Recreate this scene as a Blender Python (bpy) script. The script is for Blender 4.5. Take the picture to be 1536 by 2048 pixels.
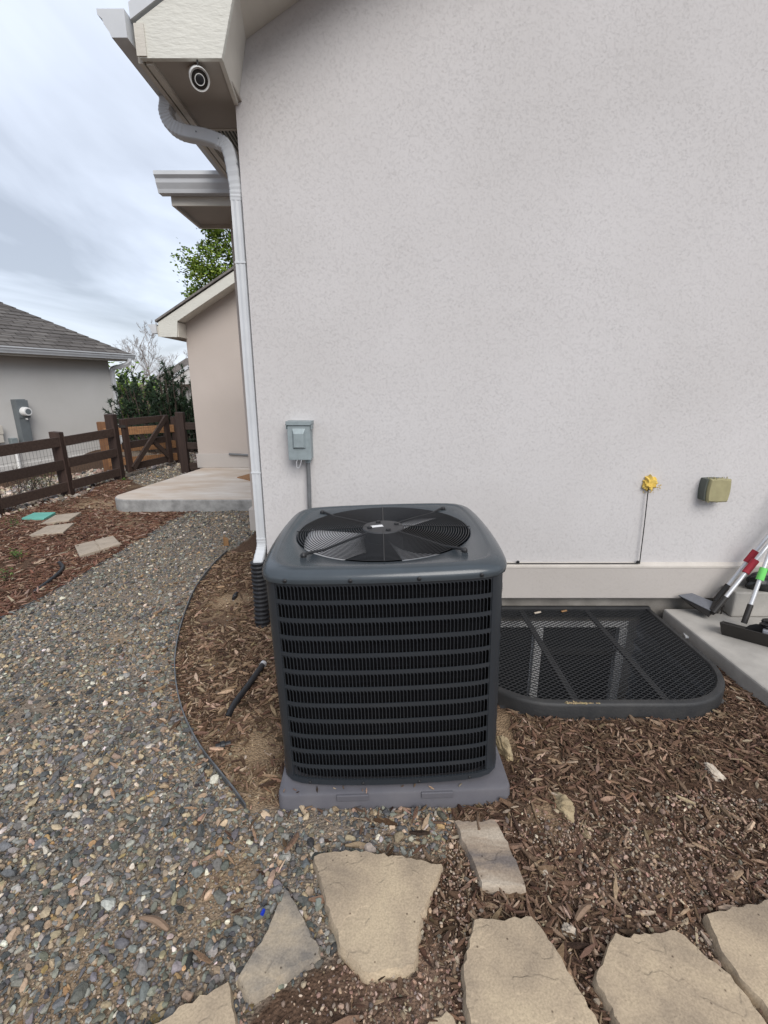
import bpy, bmesh, math, random
import numpy as np
from mathutils import Vector, Matrix

R = math.radians
random.seed(7)
RNG = np.random.default_rng(7)
for o in list(bpy.data.objects):
    bpy.data.objects.remove(o)
SC = bpy.context.scene
COL = SC.collection

# ------------------------------------------------------------------ camera
CAM_Z, PITCH, FPX = 1.62, R(15.5), 931.0
cam_d = bpy.data.cameras.new('camera')
cam_d.sensor_fit = 'VERTICAL'; cam_d.sensor_height = 36.0
cam_d.lens = FPX / 2048 * 36.0
cam_d.clip_start = 0.02; cam_d.clip_end = 2000
cam = bpy.data.objects.new('camera', cam_d)
cam.location = (0, 0, CAM_Z); cam.rotation_euler = (R(90) - PITCH, 0, 0)
COL.objects.link(cam); SC.camera = cam

# ------------------------------------------------------------------ sky
SUN_EL, SUN_AZ = R(40), R(160)          # azimuth clockwise from +Y
world = bpy.data.worlds.new('World'); SC.world = world
world.use_nodes = True
wt = world.node_tree; wn = wt.nodes; wl = wt.links
wn.clear()
w_out = wn.new('ShaderNodeOutputWorld'); w_bg = wn.new('ShaderNodeBackground')
sky = wn.new('ShaderNodeTexSky'); sky.sky_type = 'NISHITA'; sky.sun_disc = False
sky.sun_elevation = SUN_EL; sky.sun_rotation = SUN_AZ
tc = wn.new('ShaderNodeTexCoord')
sep = wn.new('ShaderNodeSeparateXYZ'); wl.new(tc.outputs['Generated'], sep.inputs[0])
mx = wn.new('ShaderNodeMath'); mx.operation = 'MAXIMUM'; mx.inputs[1].default_value = 0.0
wl.new(sep.outputs['Z'], mx.inputs[0])
ad = wn.new('ShaderNodeMath'); ad.operation = 'ADD'; ad.inputs[1].default_value = 0.14
wl.new(mx.outputs[0], ad.inputs[0])
cx_ = wn.new('ShaderNodeCombineXYZ')
for i, a in enumerate('XY'):
    dv = wn.new('ShaderNodeMath'); dv.operation = 'DIVIDE'
    wl.new(sep.outputs[a], dv.inputs[0]); wl.new(ad.outputs[0], dv.inputs[1])
    wl.new(dv.outputs[0], cx_.inputs[i])
nz = wn.new('ShaderNodeTexNoise'); nz.inputs['Scale'].default_value = 0.85
nz.inputs['Detail'].default_value = 6; nz.inputs['Roughness'].default_value = 0.5
nz.inputs['Distortion'].default_value = 0.55
mp = wn.new('ShaderNodeMapping'); mp.inputs['Rotation'].default_value = (0, 0, R(28))
mp.inputs['Scale'].default_value = (1.0, 0.5, 1.0); mp.inputs['Location'].default_value = (3.1, 1.7, 0)
wl.new(cx_.outputs[0], mp.inputs[0]); wl.new(mp.outputs[0], nz.inputs['Vector'])
rp = wn.new('ShaderNodeValToRGB')
rp.color_ramp.elements[0].position = 0.38; rp.color_ramp.elements[0].color = (0.30, 0.325, 0.375, 1)
rp.color_ramp.elements[1].position = 0.60; rp.color_ramp.elements[1].color = (0.56, 0.605, 0.69, 1)
wl.new(nz.outputs['Fac'], rp.inputs[0])
sk = wn.new('ShaderNodeVectorMath'); sk.operation = 'SCALE'; sk.inputs['Scale'].default_value = 0.10
wl.new(sky.outputs[0], sk.inputs[0])
mixw = wn.new('ShaderNodeMix'); mixw.data_type = 'RGBA'; mixw.inputs['Factor'].default_value = 0.86
wl.new(sk.outputs[0], mixw.inputs[6]); wl.new(rp.outputs[0], mixw.inputs[7])
wl.new(mixw.outputs[2], w_bg.inputs['Color']); w_bg.inputs['Strength'].default_value = 1.0
wl.new(w_bg.outputs[0], w_out.inputs['Surface'])

sun_d = bpy.data.lights.new('sun', 'SUN'); sun_d.energy = 1.5; sun_d.angle = R(38)
sun_d.color = (1.0, 0.96, 0.91)
sun = bpy.data.objects.new('sun', sun_d); COL.objects.link(sun)
_sd = Vector((math.sin(SUN_AZ) * math.cos(SUN_EL), math.cos(SUN_AZ) * math.cos(SUN_EL), math.sin(SUN_EL)))
sun.rotation_euler = _sd.to_track_quat('Z', 'Y').to_euler(); sun.location = _sd * 20

vs = SC.view_settings
vs.view_transform = 'Standard'; vs.look = 'None'; vs.gamma = 1.0; vs.exposure = 0.86
SC.render.engine = 'CYCLES'

# ------------------------------------------------------------------ pixel -> place
_cp, _sp = math.cos(PITCH), math.sin(PITCH)
def ray(px, py):
    u = (px - 768) / FPX; v = (py - 1024) / FPX
    return Vector((u, _cp - v * _sp, -_sp - v * _cp))
def G(px, py, z=0.0):
    d = ray(px, py); t = (z - CAM_Z) / d.z
    return Vector((d.x * t, d.y * t, z))
def W(px, py, y=3.0):
    d = ray(px, py); t = y / d.y
    return Vector((d.x * t, y, CAM_Z + d.z * t))
def VP(px, py, A, B):
    d = ray(px, py); n = Vector((-(B[1] - A[1]), B[0] - A[0]))
    t = (n.x * A[0] + n.y * A[1]) / (n.x * d.x + n.y * d.y)
    return Vector((d.x * t, d.y * t, CAM_Z + d.z * t))

# ------------------------------------------------------------------ materials
def mat(name, color, rough=0.7, metal=0.0, spec=0.5, var=0.0, vscale=8.0, bump=0.0, bscale=60.0,
        color2=None, detail=5, coat=0.0, stretch=(1, 1, 1), attr=None, rand=0.0):
    m = bpy.data.materials.new(name); m.use_nodes = True
    nt = m.node_tree; n = nt.nodes; l = nt.links
    b = n['Principled BSDF']
    b.inputs['Roughness'].default_value = rough; b.inputs['Metallic'].default_value = metal
    b.inputs['Specular IOR Level'].default_value = spec
    if coat: b.inputs['Coat Weight'].default_value = coat; b.inputs['Coat Roughness'].default_value = 0.15
    b.inputs['Base Color'].default_value = (*color, 1)
    src = None
    t = n.new('ShaderNodeTexCoord'); mp = n.new('ShaderNodeMapping')
    mp.inputs['Scale'].default_value = stretch
    l.new(t.outputs['Object'], mp.inputs[0])
    if attr:
        a = n.new('ShaderNodeAttribute'); a.attribute_name = attr; src = a.outputs['Color']
    if var > 0 or color2:
        nz = n.new('ShaderNodeTexNoise'); nz.inputs['Scale'].default_value = vscale
        nz.inputs['Detail'].default_value = detail; nz.inputs['Roughness'].default_value = 0.6
        l.new(mp.outputs[0], nz.inputs['Vector'])
        rp = n.new('ShaderNodeValToRGB')
        rp.color_ramp.elements[0].position = 0.3; rp.color_ramp.elements[1].position = 0.7
        l.new(nz.outputs['Fac'], rp.inputs[0])
        if attr:
            rp.color_ramp.elements[0].color = (1 - var,) * 3 + (1,)
            rp.color_ramp.elements[1].color = (1 + var,) * 3 + (1,)
            mm = n.new('ShaderNodeMix'); mm.data_type = 'RGBA'; mm.blend_type = 'MULTIPLY'
            mm.inputs['Factor'].default_value = 1
            l.new(src, mm.inputs[6]); l.new(rp.outputs[0], mm.inputs[7]); src = mm.outputs[2]
        else:
            c1 = tuple(c * (1 - var) for c in color)
            c2 = color2 if color2 else tuple(min(1, c * (1 + var)) for c in color)
            rp.color_ramp.elements[0].color = (*c1, 1); rp.color_ramp.elements[1].color = (*c2, 1)
            src = rp.outputs[0]
    if rand > 0:
        oi = n.new('ShaderNodeObjectInfo'); hs = n.new('ShaderNodeHueSaturation')
        mr = n.new('ShaderNodeMapRange'); mr.inputs[3].default_value = 1 - rand; mr.inputs[4].default_value = 1 + rand
        l.new(oi.outputs['Random'], mr.inputs[0]); l.new(mr.outputs[0], hs.inputs['Value'])
        if src: l.new(src, hs.inputs['Color'])
        else: hs.inputs['Color'].default_value = (*color, 1)
        src = hs.outputs[0]
    if src: l.new(src, b.inputs['Base Color'])
    if bump > 0:
        nb = n.new('ShaderNodeTexNoise'); nb.inputs['Scale'].default_value = bscale
        nb.inputs['Detail'].default_value = 4
        l.new(mp.outputs[0], nb.inputs['Vector'])
        bp = n.new('ShaderNodeBump'); bp.inputs['Strength'].default_value = bump
        bp.inputs['Distance'].default_value = 0.006
        l.new(nb.outputs['Fac'], bp.inputs['Height']); l.new(bp.outputs[0], b.inputs['Normal'])
    return m

def stucco(name, color, scale=1.0, strength=1.0):
    """smooth float finish broken by short random scratches, patchy over the wall"""
    m = bpy.data.materials.new(name); m.use_nodes = True
    nt = m.node_tree; n = nt.nodes; l = nt.links; b = n['Principled BSDF']
    b.inputs['Roughness'].default_value = 0.92; b.inputs['Specular IOR Level'].default_value = 0.2
    t = n.new('ShaderNodeTexCoord')
    def noise(sc, det, dist=0.0, rough=0.5, st=(1, 1, 1), off=0.0):
        mp = n.new('ShaderNodeMapping'); mp.inputs['Scale'].default_value = st; mp.inputs['Location'].default_value = (off, off, off)
        l.new(t.outputs['Object'], mp.inputs[0])
        x = n.new('ShaderNodeTexNoise'); x.inputs['Scale'].default_value = sc; x.inputs['Detail'].default_value = det
        x.inputs['Distortion'].default_value = dist; x.inputs['Roughness'].default_value = rough
        l.new(mp.outputs[0], x.inputs['Vector']); return x.outputs['Fac']
    def mth(op, a, c, clamp=False):
        x = n.new('ShaderNodeMath'); x.operation = op; x.use_clamp = clamp
        for i, q in enumerate((a, c)):
            if isinstance(q, (int, float)): x.inputs[i].default_value = q
            else: l.new(q, x.inputs[i])
        return x.outputs[0]
    def rng(v, a, c, o0=0.0, o1=1.0):
        x = n.new('ShaderNodeMapRange'); x.interpolation_type = 'SMOOTHSTEP'
        x.inputs[1].default_value = a; x.inputs[2].default_value = c; x.inputs[3].default_value = o0; x.inputs[4].default_value = o1
        l.new(v, x.inputs[0]); return x.outputs[0]
    pits = None
    for sc, st, off in ((104 * scale, (1, 1, 1.9), 0.0), (160 * scale, (1, 1, 1.5), 3.7)):
        f = noise(sc, 2.0, 1.2, 0.5, st, off)
        line = rng(mth('ABSOLUTE', mth('SUBTRACT', f, 0.5), 0), 0.008, 0.040, 1.0, 0.0)
        gate = rng(noise(sc * 0.55, 2.0, 0.4, 0.6, (1, 1, 1), off + 9), 0.50, 0.66)
        p_ = mth('MULTIPLY', line, gate)
        pits = p_ if pits is None else mth('MAXIMUM', pits, p_)
    patch = rng(noise(2.3, 4.0, 0.3, 0.6, (1, 1, 1), 21), 0.34, 0.68, 0.62, 1.0)
    pits = mth('MULTIPLY', pits, patch)
    grain = noise(260 * scale, 2.0)
    h = mth('SUBTRACT', mth('MULTIPLY', grain, 0.22), pits)
    bp = n.new('ShaderNodeBump'); bp.inputs['Strength'].default_value = 0.50 * strength; bp.inputs['Distance'].default_value = 0.0022
    l.new(h, bp.inputs['Height']); l.new(bp.outputs[0], b.inputs['Normal'])
    # weather clouds, and a darker colour along the scratches
    cloud = noise(0.9, 6.0, 0.2, 0.55)
    r3 = n.new('ShaderNodeValToRGB')
    r3.color_ramp.elements[0].position = 0.32; r3.color_ramp.elements[0].color = (color[0] * 0.945, color[1] * 0.94, color[2] * 0.93, 1)
    r3.color_ramp.elements[1].position = 0.68; r3.color_ramp.elements[1].color = (*[min(1, c * 1.04) for c in color], 1)
    l.new(cloud, r3.inputs[0])
    mm = n.new('ShaderNodeMix'); mm.data_type = 'RGBA'; mm.blend_type = 'MIX'
    l.new(mth('MULTIPLY', pits, 0.09), mm.inputs['Factor'])
    l.new(r3.outputs[0], mm.inputs[6]); mm.inputs[7].default_value = (color[0] * 0.45, color[1] * 0.44, color[2] * 0.43, 1)
    l.new(mm.outputs[2], b.inputs['Base Color'])
    return m

def wood(name, c1, c2, axis=0, rough=0.8):
    st = [6, 6, 6]; st[axis] = 0.5
    return mat(name, c1, rough=rough, color2=c2, vscale=6, stretch=tuple(st), bump=0.5, bscale=14, detail=8, rand=0.18)

M = {}
M['stucco'] = stucco('stucco', (0.552, 0.533, 0.528))
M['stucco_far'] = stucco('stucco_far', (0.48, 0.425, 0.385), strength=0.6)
M['stucco_plinth'] = stucco('stucco_plinth', (0.470, 0.435, 0.405), strength=0.8)
M['stucco_trim'] = mat('stucco_trim', (0.53, 0.49, 0.44), rough=0.9, var=0.1, vscale=5, bump=0.3, bscale=150)
M['stucco_neighbor'] = stucco('stucco_neighbor', (0.56, 0.55, 0.53), strength=0.5)
M['concrete'] = mat('concrete', (0.36, 0.34, 0.31), rough=0.9, var=0.22, vscale=4, bump=0.25, bscale=120, detail=8)
M['concrete_found'] = mat('concrete_found', (0.20, 0.185, 0.165), rough=0.95, var=0.3, vscale=6, bump=0.4, bscale=60)
M['concrete_porch'] = mat('concrete_porch', (0.46, 0.36, 0.27), rough=0.85, color2=(0.63, 0.59, 0.54), vscale=2.0, stretch=(0.7, 2.2, 1), bump=0.15, bscale=90, detail=7)
M['concrete_edge'] = mat('concrete_edge', (0.30, 0.295, 0.285), rough=0.95, var=0.35, vscale=7, bump=0.6, bscale=40, detail=8)
M['trim'] = mat('trim', (0.56, 0.53, 0.47), rough=0.65, var=0.06, vscale=3, bump=0.25, bscale=30, stretch=(1, 1, 4))
M['trim_osb'] = mat('trim_osb', (0.60, 0.59, 0.53), rough=0.6, var=0.05, vscale=4, bump=0.6, bscale=26, stretch=(1, 1, 3))
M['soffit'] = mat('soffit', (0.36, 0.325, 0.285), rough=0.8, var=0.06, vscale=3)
M['white_metal'] = mat('white_metal', (0.54, 0.555, 0.57), rough=0.42, var=0.07, vscale=5, bump=0.05, bscale=30)
M['shingle'] = mat('shingle', (0.17, 0.155, 0.145), rough=0.95, var=0.35, vscale=14, bump=0.5, bscale=120)
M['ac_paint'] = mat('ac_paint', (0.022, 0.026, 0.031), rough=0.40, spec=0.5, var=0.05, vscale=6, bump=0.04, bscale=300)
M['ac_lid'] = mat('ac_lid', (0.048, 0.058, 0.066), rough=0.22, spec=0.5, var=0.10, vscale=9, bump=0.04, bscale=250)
M['ac_black'] = mat('ac_black', (0.012, 0.012, 0.013), rough=0.45)
M['ac_hub'] = mat('ac_hub', (0.03, 0.03, 0.032), rough=0.5)
M['ac_coil'] = mat('ac_coil', (0.005, 0.005, 0.006), rough=0.8, spec=0.08, var=0.5, vscale=30, stretch=(0.3, 0.3, 6))
M['alu'] = mat('alu', (0.50, 0.50, 0.51), rough=0.42, metal=0.15, var=0.08, vscale=9)
M['pad'] = mat('pad', (0.092, 0.090, 0.104), rough=0.62, color2=(0.125, 0.120, 0.130), vscale=7, bump=0.1, bscale=220, detail=7)
M['label_white'] = mat('label_white', (0.75, 0.75, 0.75), rough=0.4)
M['black_plastic'] = mat('black_plastic', (0.014, 0.014, 0.016), rough=0.48, var=0.3, vscale=12)
M['well_frame'] = mat('well_frame', (0.014, 0.0145, 0.016), rough=0.6, color2=(0.032, 0.031, 0.030), vscale=9, bump=0.2, bscale=80)
M['well_mesh'] = mat('well_mesh', (0.030, 0.031, 0.033), rough=0.5)
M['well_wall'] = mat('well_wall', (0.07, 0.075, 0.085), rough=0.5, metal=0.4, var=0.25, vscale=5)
M['window_frame'] = mat('window_frame', (0.62, 0.62, 0.62), rough=0.5)
M['glass_dark'] = mat('glass_dark', (0.02, 0.022, 0.025), rough=0.06, spec=0.6)
M['box_grey'] = mat('box_grey', (0.27, 0.315, 0.325), rough=0.5, metal=0.25, var=0.12, vscale=22, bump=0.05, bscale=200)
M['conduit'] = mat('conduit', (0.17, 0.175, 0.18), rough=0.5, metal=0.3, var=0.15, vscale=20)
M['steel'] = mat('steel', (0.66, 0.66, 0.67), rough=0.32, metal=0.55)
M['edging'] = mat('edging', (0.13, 0.135, 0.14), rough=0.5, metal=0.3, var=0.4, vscale=12)
M['foam'] = mat('foam', (0.60, 0.38, 0.055), rough=0.9, color2=(0.78, 0.58, 0.16), vscale=45, bump=0.6, bscale=90)
M['vent_tan'] = mat('vent_tan', (0.31, 0.28, 0.155), rough=0.55, var=0.12, vscale=18, spec=0.4)
M['vent_dark'] = mat('vent_dark', (0.09, 0.10, 0.085), rough=0.6)
M['cable'] = mat('cable', (0.012, 0.012, 0.012), rough=0.5)
M['red'] = mat('red', (0.33, 0.015, 0.030), rough=0.7, bump=0.3, bscale=200)
M['green'] = mat('green', (0.16, 0.62, 0.13), rough=0.7, bump=0.3, bscale=200)
M['pan_dark'] = mat('pan_dark', (0.020, 0.017, 0.015), rough=0.5, var=0.15, vscale=10)
M['pan_grey'] = mat('pan_grey', (0.13, 0.135, 0.15), rough=0.55, var=0.12, vscale=80)
M['tine'] = mat('tine', (0.30, 0.31, 0.34), rough=0.45)
M['bag'] = mat('bag', (0.010, 0.010, 0.011), rough=0.38, bump=0.8, bscale=22)
M['fence'] = wood('fence', (0.028, 0.016, 0.012), (0.060, 0.038, 0.029), 0)
M['fence_post'] = wood('fence_post', (0.026, 0.0135, 0.010), (0.054, 0.030, 0.022), 2)
M['cedar'] = wood('cedar', (0.19, 0.088, 0.036), (0.30, 0.155, 0.068), 0)
M['cedar_post'] = wood('cedar_post', (0.15, 0.066, 0.028), (0.24, 0.115, 0.052), 2)
M['wire'] = mat('wire', (0.06, 0.06, 0.06), rough=0.5, metal=0.5)
M['paver'] = mat('paver', (0.36, 0.30, 0.235), rough=0.95, var=0.15, vscale=10, bump=0.4, bscale=100)
M['paver_teal'] = mat('paver_teal', (0.135, 0.40, 0.33), rough=0.8, var=0.12, vscale=10, bump=0.3, bscale=90)
M['mat_tan'] = mat('mat_tan', (0.30, 0.16, 0.075), rough=0.95, var=0.2, vscale=60, bump=0.6, bscale=300)
M['stake'] = wood('stake', (0.20, 0.105, 0.042), (0.30, 0.17, 0.08), 2)
M['rock_tan'] = mat('rock_tan', (0.27, 0.205, 0.115), rough=0.95, color2=(0.40, 0.32, 0.20), vscale=20, bump=0.9, bscale=70, detail=8)
M['rock_pale'] = mat('rock_pale', (0.40, 0.33, 0.25), rough=0.95, color2=(0.60, 0.53, 0.44), vscale=25, bump=0.7, bscale=90, detail=8)
M['driftwood'] = wood('driftwood', (0.15, 0.095, 0.06), (0.28, 0.19, 0.125), 0)
M['bark_dark'] = mat('bark_dark', (0.06, 0.045, 0.035), rough=0.95, var=0.4, vscale=14, bump=0.6, bscale=40)
M['bark_pale'] = mat('bark_pale', (0.27, 0.235, 0.215), rough=0.95, var=0.2, vscale=10)
M['meter_grey'] = mat('meter_grey', (0.16, 0.18, 0.19), rough=0.55, metal=0.2, var=0.08, vscale=8)
M['meter_white'] = mat('meter_white', (0.75, 0.75, 0.74), rough=0.35)
M['litter_white'] = mat('litter_white', (0.75, 0.75, 0.73), rough=0.6)
M['litter_blue'] = mat('litter_blue', (0.01, 0.035, 0.40), rough=0.3)
M['cam_white'] = mat('cam_white', (0.72, 0.72, 0.70), rough=0.35)
M['cam_lens'] = mat('cam_lens', (0.018, 0.017, 0.016), rough=0.25)
M['pebble'] = mat('pebble', (0.3, 0.3, 0.3), rough=0.88, attr='col', var=0.28, vscale=120, spec=0.22, bump=0.25, bscale=260)
M['chip'] = mat('chip', (0.2, 0.12, 0.08), rough=0.95, attr='col', var=0.30, vscale=90, spec=0.15, bump=0.5, bscale=220)
M['leaf'] = mat('leaf', (0.1, 0.2, 0.05), rough=0.6, attr='col', spec=0.3)

def ground_mat():
    m = bpy.data.materials.new('soil'); m.use_nodes = True
    nt = m.node_tree; n = nt.nodes; l = nt.links; b = n['Principled BSDF']
    b.inputs['Roughness'].default_value = 0.97; b.inputs['Specular IOR Level'].default_value = 0.15
    t = n.new('ShaderNodeTexCoord')
    a = n.new('ShaderNodeAttribute'); a.attribute_name = 'col'
    nz = n.new('ShaderNodeTexNoise'); nz.inputs['Scale'].default_value = 55; nz.inputs['Detail'].default_value = 7
    nz.inputs['Roughness'].default_value = 0.72
    l.new(t.outputs['Object'], nz.inputs['Vector'])
    rp = n.new('ShaderNodeValToRGB')
    rp.color_ramp.elements[0].position = 0.28; rp.color_ramp.elements[0].color = (0.45, 0.43, 0.42, 1)
    rp.color_ramp.elements[1].position = 0.72; rp.color_ramp.elements[1].color = (1.55, 1.55, 1.55, 1)
    l.new(nz.outputs['Fac'], rp.inputs[0])
    mm = n.new('ShaderNodeMix'); mm.data_type = 'RGBA'; mm.blend_type = 'MULTIPLY'; mm.inputs['Factor'].default_value = 1
    l.new(a.outputs['Color'], mm.inputs[6]); l.new(rp.outputs[0], mm.inputs[7]); l.new(mm.outputs[2], b.inputs['Base Color'])
    vo = n.new('ShaderNodeTexVoronoi'); vo.inputs['Scale'].default_value = 110
    l.new(t.outputs['Object'], vo.inputs['Vector'])
    sm = n.new('ShaderNodeMath'); sm.operation = 'SUBTRACT'
    l.new(nz.outputs['Fac'], sm.inputs[0]); l.new(vo.outputs['Distance'], sm.inputs[1])
    bp = n.new('ShaderNodeBump'); bp.inputs['Strength'].default_value = 0.9; bp.inputs['Distance'].default_value = 0.008
    l.new(sm.outputs[0], bp.inputs['Height']); l.new(bp.outputs[0], b.inputs['Normal'])
    return m
M['soil'] = ground_mat()

def flag_mat(name, c1, c2, c3, band=0.0):
    m = bpy.data.materials.new(name); m.use_nodes = True
    nt = m.node_tree; n = nt.nodes; l = nt.links; b = n['Principled BSDF']
    b.inputs['Roughness'].default_value = 0.9; b.inputs['Specular IOR Level'].default_value = 0.25
    t = n.new('ShaderNodeTexCoord'); oi = n.new('ShaderNodeObjectInfo')
    off = n.new('ShaderNodeVectorMath'); off.operation = 'MULTIPLY_ADD'
    cmb = n.new('ShaderNodeCombineXYZ')
    for i in range(3): l.new(oi.outputs['Random'], cmb.inputs[i])
    off.inputs[1].default_value = (37, 53, 11); l.new(cmb.outputs[0], off.inputs[0]); l.new(t.outputs['Object'], off.inputs[2])
    mp = n.new('ShaderNodeMapping'); mp.inputs['Scale'].default_value = (1, 1 + band * 3, 1); mp.inputs['Rotation'].default_value = (0, 0, R(35))
    l.new(off.outputs[0], mp.inputs[0])
    n1 = n.new('ShaderNodeTexNoise'); n1.inputs['Scale'].default_value = 3.4; n1.inputs['Detail'].default_value = 8
    n1.inputs['Roughness'].default_value = 0.6; n1.inputs['Distortion'].default_value = 0.5
    l.new(mp.outputs[0], n1.inputs['Vector'])
    rp = n.new('ShaderNodeValToRGB'); e = rp.color_ramp.elements
    e[0].position = 0.36; e[0].color = (*c1, 1); e[1].position = 0.66; e[1].color = (*c3, 1)
    x = e.new(0.52); x.color = (*c2, 1)
    l.new(n1.outputs['Fac'], rp.inputs[0])
    # small dark pits and specks
    vo = n.new('ShaderNodeTexVoronoi'); vo.inputs['Scale'].default_value = 26; vo.feature = 'F1'
    l.new(off.outputs[0], vo.inputs['Vector'])
    r2 = n.new('ShaderNodeValToRGB')
    r2.color_ramp.elements[0].position = 0.045; r2.color_ramp.elements[0].color = (0.35, 0.33, 0.32, 1)
    r2.color_ramp.elements[1].position = 0.11; r2.color_ramp.elements[1].color = (1, 1, 1, 1)
    l.new(vo.outputs['Distance'], r2.inputs[0])
    n4 = n.new('ShaderNodeTexNoise'); n4.inputs['Scale'].default_value = 160; n4.inputs['Detail'].default_value = 3
    l.new(off.outputs[0], n4.inputs['Vector'])
    r4 = n.new('ShaderNodeValToRGB')
    r4.color_ramp.elements[0].position = 0.3; r4.color_ramp.elements[0].color = (0.82, 0.82, 0.82, 1)
    r4.color_ramp.elements[1].position = 0.65; r4.color_ramp.elements[1].color = (1.08, 1.08, 1.08, 1)
    l.new(n4.outputs['Fac'], r4.inputs[0])
    m1 = n.new('ShaderNodeMix'); m1.data_type = 'RGBA'; m1.blend_type = 'MULTIPLY'; m1.inputs['Factor'].default_value = 1
    l.new(rp.outputs[0], m1.inputs[6]); l.new(r2.outputs[0], m1.inputs[7])
    m2 = n.new('ShaderNodeMix'); m2.data_type = 'RGBA'; m2.blend_type = 'MULTIPLY'; m2.inputs['Factor'].default_value = 1
    l.new(m1.outputs[2], m2.inputs[6]); l.new(r4.outputs[0], m2.inputs[7]); l.new(m2.outputs[2], b.inputs['Base Color'])
    # cleft layers: stepped noise plus grain
    n5 = n.new('ShaderNodeTexNoise'); n5.inputs['Scale'].default_value = 4.2; n5.inputs['Detail'].default_value = 4
    l.new(off.outputs[0], n5.inputs['Vector'])
    r5 = n.new('ShaderNodeValToRGB'); e5 = r5.color_ramp.elements
    e5[0].position = 0.40; e5[0].color = (0, 0, 0, 1); e5[1].position = 0.415; e5[1].color = (0.5, 0.5, 0.5, 1)
    y = e5.new(0.56); y.color = (0.55, 0.55, 0.55, 1); y = e5.new(0.572); y.color = (1, 1, 1, 1)
    l.new(n5.outputs['Fac'], r5.inputs[0])
    ma = n.new('ShaderNodeMath'); ma.operation = 'MULTIPLY_ADD'; ma.inputs[1].default_value = 0.35
    l.new(n4.outputs['Fac'], ma.inputs[0]); l.new(r5.outputs[0], ma.inputs[2])
    bp = n.new('ShaderNodeBump'); bp.inputs['Strength'].default_value = 0.75; bp.inputs['Distance'].default_value = 0.0042
    l.new(ma.outputs[0], bp.inputs['Height']); l.new(bp.outputs[0], b.inputs['Normal'])
    return m
M['flag_tan'] = flag_mat('flag_tan', (0.27, 0.215, 0.158), (0.42, 0.332, 0.232), (0.50, 0.40, 0.272))
M['flag_grey'] = flag_mat('flag_grey', (0.13, 0.122, 0.115), (0.30, 0.255, 0.200), (0.43, 0.35, 0.25), band=0.3)
M['flag_band'] = flag_mat('flag_band', (0.17, 0.145, 0.13), (0.33, 0.26, 0.195), (0.47, 0.40, 0.315), band=0.8)

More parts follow.
